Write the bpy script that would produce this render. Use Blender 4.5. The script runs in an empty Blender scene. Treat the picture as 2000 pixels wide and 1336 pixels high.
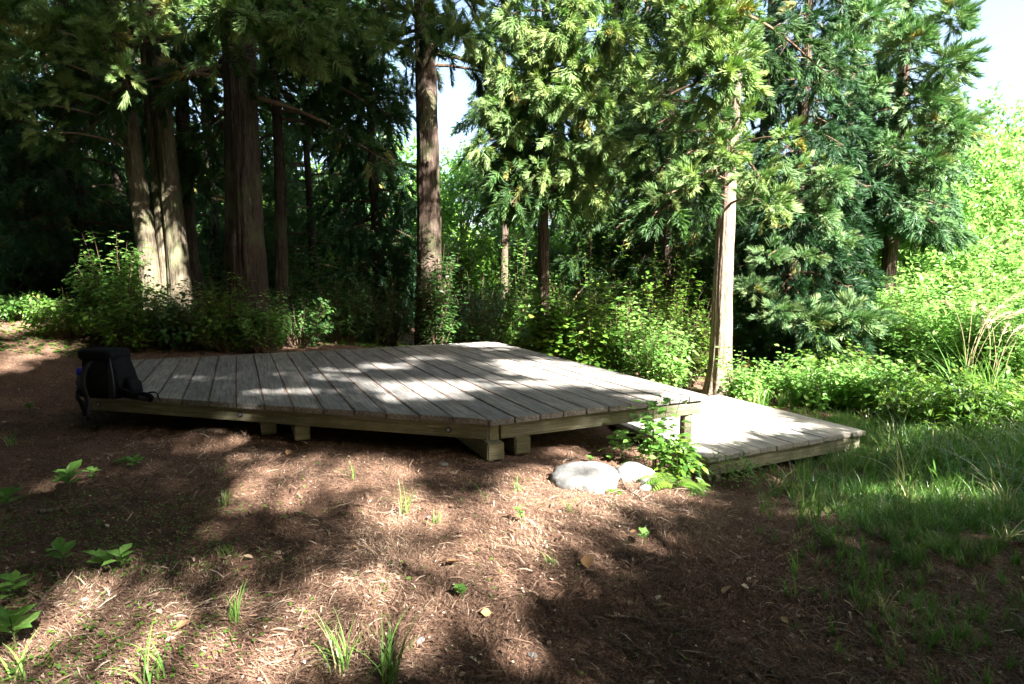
import bpy, bmesh, math, random
import numpy as np
from mathutils import Vector, Matrix

# ------------------------------------------------------------------ camera, world, sun, exposure
sc = bpy.context.scene
col = sc.collection
F_PX, HOR, CAM_H = 1135.0, 540.0, 1.5
PITCH = math.atan((668 - HOR) / F_PX)
cam_d = bpy.data.cameras.new('camera')
cam = bpy.data.objects.new('camera', cam_d)
col.objects.link(cam)
cam.location = (0, 0, CAM_H)
cam.rotation_euler = (math.pi / 2 - PITCH, 0, 0)
cam_d.sensor_width = 36
cam_d.lens = 36 * F_PX / 2000
cam_d.clip_start = 0.05
cam_d.clip_end = 2000
sc.camera = cam

SUN_AZ, SUN_EL = math.radians(138), math.radians(40)
SUN = np.array([math.sin(SUN_AZ) * math.cos(SUN_EL), math.cos(SUN_AZ) * math.cos(SUN_EL), math.sin(SUN_EL)])
w = bpy.data.worlds.new('World')
sc.world = w
w.use_nodes = True
nt = w.node_tree
sky = nt.nodes.new('ShaderNodeTexSky')
sky.sky_type = 'NISHITA'
sky.sun_disc = False
sky.sun_elevation = SUN_EL
sky.sun_rotation = SUN_AZ
sky.altitude = 100
sky.dust_density = 5.0
sky.air_density = 1.0
nt.links.new(sky.outputs[0], nt.nodes['Background'].inputs[0])
nt.nodes['Background'].inputs[1].default_value = 0.052
sun_d = bpy.data.lights.new('sun', 'SUN')
sun_d.energy = 5.0
sun_d.angle = math.radians(0.6)
sun_d.color = (1.0, 0.955, 0.89)
sun_o = bpy.data.objects.new('sun', sun_d)
sun_o.rotation_euler = Vector(SUN).to_track_quat('Z', 'Y').to_euler()
sun_o.location = (20, -10, 30)
col.objects.link(sun_o)
sc.view_settings.view_transform = 'Standard'
sc.view_settings.look = 'None'
sc.view_settings.exposure = 3.55
sc.view_settings.gamma = 1
cy = sc.cycles
cy.max_bounces = 6
cy.diffuse_bounces = 3
cy.glossy_bounces = 2
cy.transmission_bounces = 3
cy.transparent_max_bounces = 4
cy.use_denoising = True
cy.sample_clamp_indirect = 4

# ------------------------------------------------------------------ numeric helpers
cp, sp = math.cos(PITCH), math.sin(PITCH)

def P(px, py, z):
    """point of height z that the photo shows at pixel px, py"""
    x = (px - 1000) / F_PX; y = (668 - py) / F_PX
    d = np.array([x, cp + y * sp, -sp + y * cp])
    t = (z - CAM_H) / d[2]
    return d * t + np.array([0, 0, CAM_H])

def PD(px, py, depth):
    x = (px - 1000) / F_PX; y = (668 - py) / F_PX
    d = np.array([x, cp + y * sp, -sp + y * cp])
    return d * (depth / d[1]) + np.array([0, 0, CAM_H])

def proj(p):
    p = np.atleast_2d(p)
    q = p - np.array([0, 0, CAM_H])
    dep = q[:, 1] * cp - q[:, 2] * sp
    dep = np.where(dep < 0.05, 0.05, dep)
    up = q[:, 1] * sp + q[:, 2] * cp
    return 1000 + F_PX * q[:, 0] / dep, 668 - F_PX * up / dep

def ss(a, b, x):
    t = np.clip((np.asarray(x, float) - a) / (b - a), 0, 1)
    return t * t * (3 - 2 * t)

_tab = np.random.default_rng(5).random((256, 256))
def vn(x, y):
    x = np.asarray(x, float); y = np.asarray(y, float)
    xi = np.floor(x).astype(int); yi = np.floor(y).astype(int)
    fx = x - xi; fy = y - yi
    fx = fx * fx * (3 - 2 * fx); fy = fy * fy * (3 - 2 * fy)
    a = _tab[xi & 255, yi & 255]; b = _tab[(xi + 1) & 255, yi & 255]
    c = _tab[xi & 255, (yi + 1) & 255]; d = _tab[(xi + 1) & 255, (yi + 1) & 255]
    return (a * (1 - fx) + b * fx) * (1 - fy) + (c * (1 - fx) + d * fx) * fy
def fbm(x, y, o=4):
    s = 0; a = 0.5
    for i in range(o):
        s = s + a * vn(np.asarray(x) * 2 ** i + 17 * i, np.asarray(y) * 2 ** i + 31 * i); a *= 0.5
    return s

# deck frame: local X runs along the front-right edge, local Y along the planks
ORG = P(960, 820, 0.35)[:2]
ANG = math.radians(25.2)
EX = np.array([math.cos(ANG), math.sin(ANG)]); EY = np.array([-math.sin(ANG), math.cos(ANG)])
def to_local(p):
    q = np.asarray(p)[..., :2] - ORG
    return np.stack([q @ EX, q @ EY], -1)

def terrain(x, y, micro=True):
    x = np.asarray(x, float); y = np.asarray(y, float)
    z = -0.42 * ss(0, 2.2, x) * ss(3, 5.2, y)
    l = to_local(np.stack([x, y], -1)); v = l[..., 0]; u = l[..., 1]
    z = z + 0.33 * ss(3.6, 5.5, u) * ss(2.0, -0.5, v)
    z = z + 0.35 * ss(-3.6, -6.5, v) * ss(1, 4, u + 0.4*0)
    z = z + 0.45 * ss(5.6, 8.5, u) * ss(-0.5, -3.5, v)
    z = z - 0.10 * np.clip(x - 4, 0, 30) * ss(5, 12, y)
    drop = np.clip(y - 11.5, 0, 40) * 0.28 * ss(-4, 1.5, x)
    z = z - drop
    if micro:
        near = ss(16, 9, y) * ss(10, 7, np.abs(x))
        z = z + near * (0.06 * (fbm(x * 1.3, y * 1.3) - 0.47) + 0.035 * (fbm(x * 6, y * 6) - 0.47))
        m = P(405, 858, 0.03)
        z = z + 0.10 * np.exp(-(((x - m[0]) / 0.26) ** 2 + ((y - m[1]) / 0.16) ** 2))
        m = P(1230, 892, -0.1)
        z = z + 0.06 * np.exp(-(((x - m[0]) / 0.35) ** 2 + ((y - m[1]) / 0.14) ** 2))
    return z
def T(x, y):
    return float(terrain(x, y))
def G(px, py):
    """ground point seen at a pixel"""
    z = 0.0
    for _ in range(25):
        p = P(px, py, z); z = 0.5 * z + 0.5 * T(p[0], p[1])
    p = P(px, py, z); p[2] = T(p[0], p[1]); return p

# ------------------------------------------------------------------ object helpers
def link(o, parent=None):
    col.objects.link(o)
    if parent is not None: o.parent = parent
    return o
def tag(o, label=None, cat=None, group=None, kind=None):
    if label: o['label'] = label
    if cat: o['category'] = cat
    if group: o['group'] = group
    if kind: o['kind'] = kind
    return o
def empty(name, loc, rz=0.0):
    o = bpy.data.objects.new(name, None)
    o.empty_display_size = 0.2
    o.location = Vector([float(c) for c in loc]); o.rotation_euler = (0, 0, rz)
    return link(o)
def mesh_np(name, V, Fq, mat, parent=None, rnd=None, smooth=False, loc=None, mi=None):
    """V (n,3); Fq list of int arrays (m,k)"""
    if not isinstance(Fq, list): Fq = [Fq]
    Fq = [f for f in Fq if len(f)]
    me = bpy.data.meshes.new(name)
    V = np.asarray(V, dtype=np.float32)
    if loc is not None: V = V - np.asarray(loc, dtype=np.float32)
    me.vertices.add(len(V)); me.vertices.foreach_set('co', V.ravel())
    nl = sum(f.size for f in Fq); nf = sum(len(f) for f in Fq)
    me.loops.add(nl); me.polygons.add(nf)
    me.loops.foreach_set('vertex_index', np.concatenate([f.ravel() for f in Fq]).astype(np.int32))
    tot = np.concatenate([np.full(len(f), f.shape[1]) for f in Fq])
    st = np.concatenate([[0], np.cumsum(tot)[:-1]]).astype(np.int32)
    me.polygons.foreach_set('loop_start', st)
    me.polygons.foreach_set('use_smooth', np.full(nf, smooth))
    me.update(calc_edges=True)
    if rnd is not None:
        a = me.attributes.new('rnd', 'FLOAT', 'POINT'); a.data.foreach_set('value', np.asarray(rnd, dtype=np.float32))
    for mm in (mat if isinstance(mat, list) else [mat]): me.materials.append(mm)
    if mi is not None: me.polygons.foreach_set('material_index', mi.astype(np.int32))
    o = bpy.data.objects.new(name, me)
    if loc is not None: o.location = Vector([float(c) for c in loc])
    return link(o, parent)
class Acc:
    """collects geometry into one mesh"""
    def __init__(s): s.V = []; s.F = {}; s.R = []; s.n = 0
    def add(s, V, F, r=None):
        V = np.asarray(V, float).reshape(-1, 3)
        for f in (F if isinstance(F, list) else [F]):
            if len(f): s.F.setdefault(f.shape[1], []).append(f + s.n)
        s.V.append(V); s.n += len(V)
        s.R.append(np.zeros(len(V)) if r is None else np.broadcast_to(r, (len(V),)))
    def build(s, name, mat, parent=None, loc=None, smooth=False):
        return mesh_np(name, np.concatenate(s.V), [np.concatenate(v) for v in s.F.values()], mat, parent,
                       np.concatenate(s.R), smooth, loc)
def build2(name, a, b, mats, parent):
    """leaves and the twigs that carry them as one mesh with two materials"""
    off = a.n; V = np.concatenate(a.V + b.V); Rr = np.concatenate(a.R + b.R); Fs = []; mi = []
    for k, f in a.F.items():
        f = np.concatenate(f); Fs.append(f); mi.append(np.zeros(len(f)))
    for k, f in b.F.items():
        f = np.concatenate(f) + off; Fs.append(f); mi.append(np.ones(len(f)))
    return mesh_np(name, V, Fs, mats, parent, Rr, False, None, np.concatenate(mi))
def norm(a): return a / np.maximum(np.linalg.norm(a, axis=-1, keepdims=True), 1e-9)
def frames(D, N):
    X = norm(D); Z = norm(N - (N * X).sum(-1, keepdims=True) * X); Y = np.cross(Z, X)
    return np.stack([X, Y, Z], -1)      # columns are axes
def scatter(tpl, pos, D, N, S):
    """copies of a template (V,F) placed with frames; returns V, F, per-vertex instance index"""
    V, Fq = tpl
    pos = np.atleast_2d(pos); K = len(pos)
    R = frames(np.broadcast_to(D, (K, 3)), np.broadcast_to(N, (K, 3)))
    S = np.broadcast_to(np.asarray(S, float), (K,)) if np.ndim(S) < 2 else S
    Vv = V[None] * (S[:, None, None] if S.ndim == 1 else S[:, None, :])
    out = np.einsum('kij,knj->kni', R, Vv) + pos[:, None, :]
    n = len(V)
    Fo = (Fq[None] + (np.arange(K) * n)[:, None, None]).reshape(-1, Fq.shape[1])
    return out.reshape(-1, 3), Fo, np.repeat(np.arange(K), n)
def tube(pts, rad, seg=8, ridge=0.0, rng=None, cap=True, seed=0.0, rk=3.2):
    """swept tube with optional vertical bark ridges"""
    pts = np.asarray(pts, float); n = len(pts); rad = np.broadcast_to(rad, (n,)).astype(float)
    d = np.gradient(pts, axis=0); d = norm(d)
    ref = np.array([0.0, 1.0, 0.0]) if abs(d[0][1]) < 0.9 else np.array([1.0, 0, 0])
    V = []
    th = np.linspace(0, 2 * np.pi, seg, endpoint=False)
    for i in range(n):
        a = norm(np.cross(d[i], ref)); b = np.cross(d[i], a)
        r = np.full(seg, rad[i])
        if ridge:
            kk = rk
            r = r * (1 + ridge * (vn(np.abs(th - np.pi) * kk * 2 + seed, np.full(seg, pts[i][2] * 1.1 + seed)) - 0.5)
                     + ridge * 0.8 * (vn(np.abs(th - np.pi) * kk * 5 + seed * 2, np.full(seg, pts[i][2] * 2.7)) - 0.5))
        V.append(pts[i] + np.outer(r * np.cos(th), a) + np.outer(r * np.sin(th), b))
    V = np.concatenate(V)
    i = np.arange(n - 1)[:, None] * seg; j = np.arange(seg)[None]; k = (j + 1) % seg
    Fq = np.stack([i + j, i + k, i + seg + k, i + seg + j], -1).reshape(-1, 4)
    Fs = [Fq]
    if cap:
        V = np.concatenate([V, [pts[0] - d[0] * 0, pts[-1]]])
        c0 = n * seg; jj = np.arange(seg); kk2 = (jj + 1) % seg
        Fs.append(np.concatenate([np.stack([kk2, jj, np.full(seg, c0)], -1),
                                  np.stack([(n - 1) * seg + jj, (n - 1) * seg + kk2, np.full(seg, c0 + 1)], -1)]))
    return V, Fs
def bez(p0, p1, p2, n):
    t = np.linspace(0, 1, n)[:, None]
    return (1 - t) ** 2 * np.asarray(p0) + 2 * t * (1 - t) * np.asarray(p1) + t * t * np.asarray(p2)
def box(sx, sy, sz, c=(0, 0, 0)):
    v = np.array([[x, y, z] for x in (-.5, .5) for y in (-.5, .5) for z in (-.5, .5)]) * [sx, sy, sz] + c
    f = np.array([[0, 1, 3, 2], [4, 6, 7, 5], [0, 4, 5, 1], [2, 3, 7, 6], [0, 2, 6, 4], [1, 5, 7, 3]])
    return v, f
def bev(name, V, Fl, mat, parent=None, b=0.004, seg=2, loc=None, rot=None):
    bm = bmesh.new()
    vs = [bm.verts.new(Vector(v)) for v in V]
    for f in Fl: bm.faces.new([vs[int(i)] for i in f])
    bmesh.ops.recalc_face_normals(bm, faces=bm.faces)
    if b: bmesh.ops.bevel(bm, geom=list(bm.edges), offset=b, segments=seg, affect='EDGES', clamp_overlap=True)
    me = bpy.data.meshes.new(name); bm.to_mesh(me); bm.free()
    me.materials.append(mat)
    o = bpy.data.objects.new(name, me)
    if loc is not None: o.location = loc
    if rot is not None: o.rotation_euler = rot
    return link(o, parent)

# ------------------------------------------------------------------ materials
def newmat(name):
    m = bpy.data.materials.new(name); m.use_nodes = True
    n = m.node_tree; b = n.nodes['Principled BSDF']
    return m, n, b
def nd(n, t, **k):
    o = n.nodes.new(t)
    for a, v in k.items(): setattr(o, a, v)
    return o
def ramp(n, stops):
    r = n.nodes.new('ShaderNodeValToRGB'); e = r.color_ramp.elements
    while len(e) > 1: e.remove(e[-1])
    e[0].position = stops[0][0]; e[0].color = (*stops[0][1], 1)
    for p, c in stops[1:]:
        x = e.new(p); x.color = (*c, 1)
    return r
def noise(n, vec, scale, detail=4, rough=0.55, dim='3D'):
    t = n.nodes.new('ShaderNodeTexNoise'); t.inputs['Scale'].default_value = scale
    t.inputs['Detail'].default_value = detail; t.inputs['Roughness'].default_value = rough
    if vec is not None: n.links.new(vec, t.inputs['Vector'])
    return t
def mapping(n, vec, scale=(1, 1, 1), loc=None):
    m = n.nodes.new('ShaderNodeMapping'); m.inputs['Scale'].default_value = scale
    n.links.new(vec, m.inputs['Vector'])
    if loc is not None: n.links.new(loc, m.inputs['Location'])
    return m.outputs[0]
def mixc(n, fac, a, b, mode='MIX'):
    x = n.nodes.new('ShaderNodeMix'); x.data_type = 'RGBA'; x.blend_type = mode
    for s, v in ((0, fac), (6, a), (7, b)):
        if isinstance(v, (int, float)): x.inputs[s].default_value = v
        elif isinstance(v, tuple): x.inputs[s].default_value = (*v, 1)
        else: n.links.new(v, x.inputs[s])
    return x.outputs[2]
def bump(n, h, st, dist, b, prev=None):
    u = n.nodes.new('ShaderNodeBump'); u.inputs['Strength'].default_value = st; u.inputs['Distance'].default_value = dist
    n.links.new(h, u.inputs['Height'])
    if prev is not None: n.links.new(prev, u.inputs['Normal'])
    if b is not None: n.links.new(u.outputs[0], b.inputs['Normal'])
    return u.outputs[0]

def leaf_mat(name, stops, trans=0.35, tcol=(0.25, 0.42, 0.05), rough=0.45, spec=0.35, lo=(.62, .66, .6)):
    m, n, b = newmat(name)
    at = nd(n, 'ShaderNodeAttribute', attribute_name='rnd')
    r = ramp(n, stops); n.links.new(at.outputs['Fac'], r.inputs[0])
    g = nd(n, 'ShaderNodeNewGeometry')
    nz = noise(n, g.outputs['Position'], 1.1, 3)
    rr = ramp(n, [(0.3, lo), (0.7, (1.25, 1.2, 1.1))]); n.links.new(nz.outputs[0], rr.inputs[0])
    c = mixc(n, 1.0, r.outputs[0], rr.outputs[0], 'MULTIPLY')
    n.links.new(c, b.inputs['Base Color'])
    b.inputs['Roughness'].default_value = rough
    b.inputs['Specular IOR Level'].default_value = spec
    t = nd(n, 'ShaderNodeBsdfTranslucent')
    tc = mixc(n, 0.5, c, tcol); n.links.new(tc, t.inputs[0])
    mx = nd(n, 'ShaderNodeMixShader'); mx.inputs[0].default_value = trans
    n.links.new(b.outputs[0], mx.inputs[1]); n.links.new(t.outputs[0], mx.inputs[2])
    n.links.new(mx.outputs[0], n.nodes['Material Output'].inputs[0])
    return m

M = {}
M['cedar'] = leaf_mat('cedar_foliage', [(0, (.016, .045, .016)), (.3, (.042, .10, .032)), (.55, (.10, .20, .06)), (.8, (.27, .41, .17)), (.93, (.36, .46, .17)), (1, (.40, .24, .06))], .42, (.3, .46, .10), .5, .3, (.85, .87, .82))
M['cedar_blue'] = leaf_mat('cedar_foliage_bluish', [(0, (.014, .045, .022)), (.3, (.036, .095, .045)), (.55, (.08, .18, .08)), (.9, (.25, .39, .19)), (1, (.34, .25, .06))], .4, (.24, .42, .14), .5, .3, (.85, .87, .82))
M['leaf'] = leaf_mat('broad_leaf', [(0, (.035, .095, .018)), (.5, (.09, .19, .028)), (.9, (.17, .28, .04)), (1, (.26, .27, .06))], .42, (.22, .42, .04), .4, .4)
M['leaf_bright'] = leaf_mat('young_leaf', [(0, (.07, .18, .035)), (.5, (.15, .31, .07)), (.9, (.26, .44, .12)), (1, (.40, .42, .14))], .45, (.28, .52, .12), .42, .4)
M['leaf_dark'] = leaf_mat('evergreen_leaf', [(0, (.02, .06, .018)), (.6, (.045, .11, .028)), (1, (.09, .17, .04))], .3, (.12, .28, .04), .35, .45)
M['grassy'] = leaf_mat('grass_blade', [(0, (.04, .12, .025)), (.5, (.11, .24, .05)), (.85, (.20, .32, .08)), (.9, (.38, .34, .18)), (1, (.46, .4, .24))], .35, (.18, .36, .05), .35, .45)
M['plume'] = leaf_mat('dry_plume', [(0, (.36, .33, .2)), (1, (.55, .5, .36))], .4, (.6, .55, .35), .6, .2)
M['needle'] = leaf_mat('dead_needle', [(0, (.036, .021, .017)), (.4, (.115, .066, .049)), (.72, (.235, .152, .115)), (.92, (.37, .275, .215)), (1, (.50, .42, .34))], .08, (.3, .15, .06), .7, .2)
M['dead_leaf'] = leaf_mat('dead_leaf', [(0, (.16, .08, .04)), (.6, (.36, .22, .12)), (1, (.5, .38, .26))], .15, (.4, .2, .08), .7, .2)

def bark_mat(name, c1, c2, c3, moss=0.0, sc_=1.0):
    m, n, b = newmat(name)
    tc = nd(n, 'ShaderNodeTexCoord')
    v = mapping(n, tc.outputs['Object'], (1, 1, .13))
    a = noise(n, v, 42 * sc_, 8, .68)
    v2 = mapping(n, tc.outputs['Object'], (1, 1, .2))
    c = noise(n, v2, 9 * sc_, 4, .6)
    r = ramp(n, [(.3, c1), (.5, c2), (.72, c3)]); n.links.new(a.outputs[0], r.inputs[0])
    r2 = ramp(n, [(.3, (.7, .68, .66)), (.7, (1.2, 1.15, 1.1))]); n.links.new(c.outputs[0], r2.inputs[0])
    o = mixc(n, 1.0, r.outputs[0], r2.outputs[0], 'MULTIPLY')
    if moss:
        g = noise(n, tc.outputs['Object'], 2.3, 5, .6)
        rm = ramp(n, [(.5, (0, 0, 0)), (.66, (moss,) * 3)]); n.links.new(g.outputs[0], rm.inputs[0])
        o = mixc(n, rm.outputs[0], o, (.10, .13, .055))
    n.links.new(o, b.inputs['Base Color']); b.inputs['Roughness'].default_value = .9
    b.inputs['Specular IOR Level'].default_value = .15
    bump(n, a.outputs[0], 1.0, .035, b)
    return m
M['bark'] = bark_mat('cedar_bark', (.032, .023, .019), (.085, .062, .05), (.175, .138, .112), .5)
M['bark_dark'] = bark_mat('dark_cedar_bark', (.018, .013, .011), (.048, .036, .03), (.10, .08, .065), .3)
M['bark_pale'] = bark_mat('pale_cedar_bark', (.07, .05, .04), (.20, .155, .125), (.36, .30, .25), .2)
M['bark_gray'] = bark_mat('gray_green_bark', (.05, .043, .03), (.14, .12, .085), (.25, .22, .155), .6)
M['twig'] = bark_mat('twig_bark', (.07, .045, .03), (.16, .11, .075), (.28, .21, .15), 0, 3)
M['stem'] = bark_mat('green_stem', (.05, .075, .025), (.10, .12, .04), (.17, .14, .06), 0, 3)

def wood_mat(name, base, dark, pale, green=0.0, axis=1, gscale=1.0, knots=True):
    m, n, b = newmat(name)
    tc = nd(n, 'ShaderNodeTexCoord'); oi = nd(n, 'ShaderNodeObjectInfo')
    mul = nd(n, 'ShaderNodeVectorMath', operation='SCALE'); n.links.new(oi.outputs['Random'], mul.inputs[3])
    mul.inputs[0].default_value = (37, 53, 71)
    s = [1, 1, 1]; s[axis] = .045
    v = mapping(n, tc.outputs['Object'], tuple(s), mul.outputs[0])
    s2 = [1, 1, 1]; s2[axis] = .3
    v2 = mapping(n, tc.outputs['Object'], tuple(s2), mul.outputs[0])
    g = noise(n, v, 55 * gscale, 7, .62); f = noise(n, v, 190 * gscale, 3, .5)
    bl = noise(n, v2, 5, 4, .6)
    r = ramp(n, [(.28, dark), (.5, base), (.75, pale)]); n.links.new(g.outputs[0], r.inputs[0])
    r2 = ramp(n, [(.3, (.72, .74, .76)), (.7, (1.2, 1.17, 1.12))]); n.links.new(bl.outputs[0], r2.inputs[0])
    o = mixc(n, 1.0, r.outputs[0], r2.outputs[0], 'MULTIPLY')
    # individual board tone
    rb = ramp(n, [(0, (.82, .83, .85)), (1, (1.14, 1.12, 1.08))]); n.links.new(oi.outputs['Random'], rb.inputs[0])
    o = mixc(n, 1.0, o, rb.outputs[0], 'MULTIPLY')
    rf = ramp(n, [(.36, (.55, .53, .5)), (.46, (1, 1, 1))]); n.links.new(f.outputs[0], rf.inputs[0])
    o = mixc(n, .7, o, rf.outputs[0], 'MULTIPLY')
    if green:
        gg = noise(n, tc.outputs['Object'], 6, 5, .65)
        rm = ramp(n, [(.42, (0, 0, 0)), (.62, (green,) * 3)]); n.links.new(gg.outputs[0], rm.inputs[0])
        o = mixc(n, rm.outputs[0], o, (.075, .085, .028))
    st = noise(n, tc.outputs['Object'], 14, 5, .7)
    rs = ramp(n, [(.3, (.5, .48, .45)), (.42, (1, 1, 1))]); n.links.new(st.outputs[0], rs.inputs[0])
    o = mixc(n, .6, o, rs.outputs[0], 'MULTIPLY')
    n.links.new(o, b.inputs['Base Color']); b.inputs['Roughness'].default_value = .75
    b.inputs['Specular IOR Level'].default_value = .3
    p = bump(n, g.outputs[0], .5, .006, None)
    bump(n, f.outputs[0], .35, .002, b, p)
    return m
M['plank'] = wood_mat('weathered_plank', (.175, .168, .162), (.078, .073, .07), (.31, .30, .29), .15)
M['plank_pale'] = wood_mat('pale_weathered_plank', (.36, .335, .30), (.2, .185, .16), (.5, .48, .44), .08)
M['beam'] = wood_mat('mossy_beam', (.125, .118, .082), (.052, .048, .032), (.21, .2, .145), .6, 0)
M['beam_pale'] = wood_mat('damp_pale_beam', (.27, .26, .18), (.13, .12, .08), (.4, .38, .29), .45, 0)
M['joist'] = wood_mat('joist_wood', (.15, .135, .09), (.07, .06, .04), (.25, .22, .16), .5, 1)
M['post'] = wood_mat('post_wood', (.22, .185, .13), (.10, .085, .06), (.32, .28, .21), .35, 2)

def simple(name, c, rough=.6, spec=.4, metal=0, bscale=0, bst=.3, var=0.0):
    m, n, b = newmat(name)
    b.inputs['Base Color'].default_value = (*c, 1); b.inputs['Roughness'].default_value = rough
    b.inputs['Specular IOR Level'].default_value = spec; b.inputs['Metallic'].default_value = metal
    if bscale:
        tc = nd(n, 'ShaderNodeTexCoord'); z = noise(n, tc.outputs['Object'], bscale, 5, .6)
        bump(n, z.outputs[0], bst, .01, b)
        if var:
            r = ramp(n, [(.3, tuple(x * (1 - var) for x in c)), (.7, tuple(min(1, x * (1 + var)) for x in c))])
            n.links.new(z.outputs[0], r.inputs[0]); n.links.new(r.outputs[0], b.inputs['Base Color'])
    return m
M['nylon'] = simple('black_nylon', (.002, .0023, .004), .75, .15, 0, 30, .5, .3)
M['nylon2'] = simple('dark_purple_nylon', (.016, .011, .03), .6, .4, 0, 30, .4, .3)
M['webbing'] = simple('strap_webbing', (.007, .008, .013), .6, .4, 0, 60, .3, .3)
M['buckle'] = simple('black_plastic', (.015, .015, .017), .35, .5)
M['blue_cap'] = simple('blue_plastic', (.015, .03, .62), .4, .5)
M['bottle'] = simple('dark_bottle', (.03, .05, .1), .25, .5)
M['bolt'] = simple('galvanised_bolt', (.22, .25, .28), .5, .5, .7, 80, .2, .2)
M['bolt_hole'] = simple('bolt_recess', (.03, .03, .03), .8, .2)

def rock_mat():
    m, n, b = newmat('pale_granite')
    tc = nd(n, 'ShaderNodeTexCoord')
    a = noise(n, tc.outputs['Object'], 7, 8, .7); f = noise(n, tc.outputs['Object'], 120, 3, .6)
    r = ramp(n, [(.3, (.075, .075, .072)), (.5, (.15, .15, .145)), (.7, (.25, .24, .22))]); n.links.new(a.outputs[0], r.inputs[0])
    r2 = ramp(n, [(.35, (.6, .6, .62)), (.55, (1.05, 1.05, 1.03))]); n.links.new(f.outputs[0], r2.inputs[0])
    o = mixc(n, .8, r.outputs[0], r2.outputs[0], 'MULTIPLY')
    n.links.new(o, b.inputs['Base Color']); b.inputs['Roughness'].default_value = .85
    p = bump(n, a.outputs[0], .5, .03, None); bump(n, f.outputs[0], .4, .004, b, p)
    return m
M['rock'] = rock_mat()

def ground_mat():
    m, n, b = newmat('needle_litter_soil')
    g = nd(n, 'ShaderNodeNewGeometry'); v = g.outputs['Position']
    wv = noise(n, v, 1.7, 3); vv = nd(n, 'ShaderNodeVectorMath', operation='ADD'); n.links.new(v, vv.inputs[0]); n.links.new(wv.outputs[1], vv.inputs[1])
    s1 = noise(n, mapping(n, vv.outputs[0], (1, .12, 1)), 130, 4, .6)
    s2 = noise(n, mapping(n, vv.outputs[0], (.14, 1, 1)), 110, 4, .6)
    md = nd(n, 'ShaderNodeMath', operation='MAXIMUM'); n.links.new(s1.outputs[0], md.inputs[0]); n.links.new(s2.outputs[0], md.inputs[1])
    r = ramp(n, [(.42, (.04, .024, .018)), (.56, (.13, .078, .053)), (.7, (.26, .175, .125))]); n.links.new(md.outputs[0], r.inputs[0])
    a = noise(n, v, 2.2, 5, .6)
    r2 = ramp(n, [(.3, (.6, .6, .6)), (.7, (1.3, 1.25, 1.2))]); n.links.new(a.outputs[0], r2.inputs[0])
    o = mixc(n, 1.0, r.outputs[0], r2.outputs[0], 'MULTIPLY')
    n.links.new(o, b.inputs['Base Color']); b.inputs['Roughness'].default_value = .95; b.inputs['Specular IOR Level'].default_value = .1
    f = noise(n, v, 45, 5, .65)
    p = bump(n, f.outputs[0], .6, .03, None); bump(n, md.outputs[0], .6, .008, b, p)
    return m
M['ground'] = ground_mat()

# ------------------------------------------------------------------ ground
def axis_coords(a, b, fine, far):
    mid = np.arange(a, b, fine)
    out = np.geomspace(fine * 2, far, 45)
    return np.concatenate([a - out[::-1], mid, b + out])
gx = axis_coords(-8, 7, .045, 400); gy = axis_coords(1.2, 12, .045, 400)
X, Y = np.meshgrid(gx, gy)
Z = terrain(X, Y)
nx, ny = len(gx), len(gy)
i = np.arange(ny - 1)[:, None] * nx + np.arange(nx - 1)[None]
Fg = np.stack([i, i + 1, i + nx + 1, i + nx], -1).reshape(-1, 4)
o = mesh_np('ground', np.stack([X, Y, Z], -1).reshape(-1, 3), Fg, M['ground'], smooth=True)
tag(o, 'forest clearing floor of brown cedar needle litter', 'ground', kind='structure')

# ------------------------------------------------------------------ platforms
rs = np.random.default_rng(11)
def loc2(p): return to_local(np.asarray(p)[:2])
Lc = loc2(P(145, 768, .35)); Rc = loc2(P(1386, 773, .35)); Bc = loc2(P(960, 667, .35)); BLc = loc2(P(250, 708, .35))
print('corners', Lc, BLc, Rc, Bc); VR = Rc[0]; UB = 5.22; VL = (Lc[0] + BLc[0]) / 2; UL = Lc[1]
def hexa(poly, z0, z1):
    n = len(poly)
    V = [(x, y, z0) for x, y in poly] + [(x, y, z1) for x, y in poly]
    Fl = [list(range(n))[::-1], list(range(n, 2 * n))] + [[k, (k + 1) % n, n + (k + 1) % n, n + k] for k in range(n)]
    return V, Fl
def front_u(v):
    return 0.0 if v >= 0 else UL * v / VL
def plat_empty(name, z):
    return empty(name, (ORG[0], ORG[1], z), ANG)

up = plat_empty('wooden_platform', 0.0)
tag(up, 'large grey weathered plank platform, higher one, with a backpack standing on its left corner', 'platform')
DT, PT, BH = .35, .05, .125
npl = 24; wd = (VR - VL) / npl
for k in range(npl):
    a = VL + k * wd + .004; b = VL + (k + 1) * wd - .004
    e0, e1 = rs.normal(0, .006, 2); dz = rs.normal(0, .0018)
    ub = UB + rs.normal(0, .008)
    poly = [(a, front_u(a) + e0), (b, front_u(b) + e0)]
    if a < 0 < b: poly = [(a, front_u(a) + e0), (0, e0), (b, e0)]
    poly += [(b, ub), (a, ub)]
    V, Fl = hexa(poly, DT - PT + dz, DT + dz)
    bev('plank', V, Fl, M['plank'], up, .0045, 2)
cutdir = norm(np.array([0.0, 0.0]) - np.array([VL, UL])); cutn = np.array([-cutdir[1], cutdir[0]])  # inward normal
if cutn[1] < 0: cutn = -cutn
zt = DT - PT - .002
def beam_between(name, p0, p1, wth, zb, ztop, mat, parent, b=.004):
    p0 = np.array(p0, float); p1 = np.array(p1, float); d = norm(p1 - p0); L = np.linalg.norm(p1 - p0)
    V, Fl = box(L, wth, ztop - zb)
    c = (p0 + p1) / 2
    return bev(name, V, Fl, mat, parent, b, 2, (c[0], c[1], (zb + ztop) / 2), (0, 0, math.atan2(d[1], d[0])))
ins = .03
bw = .09
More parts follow.
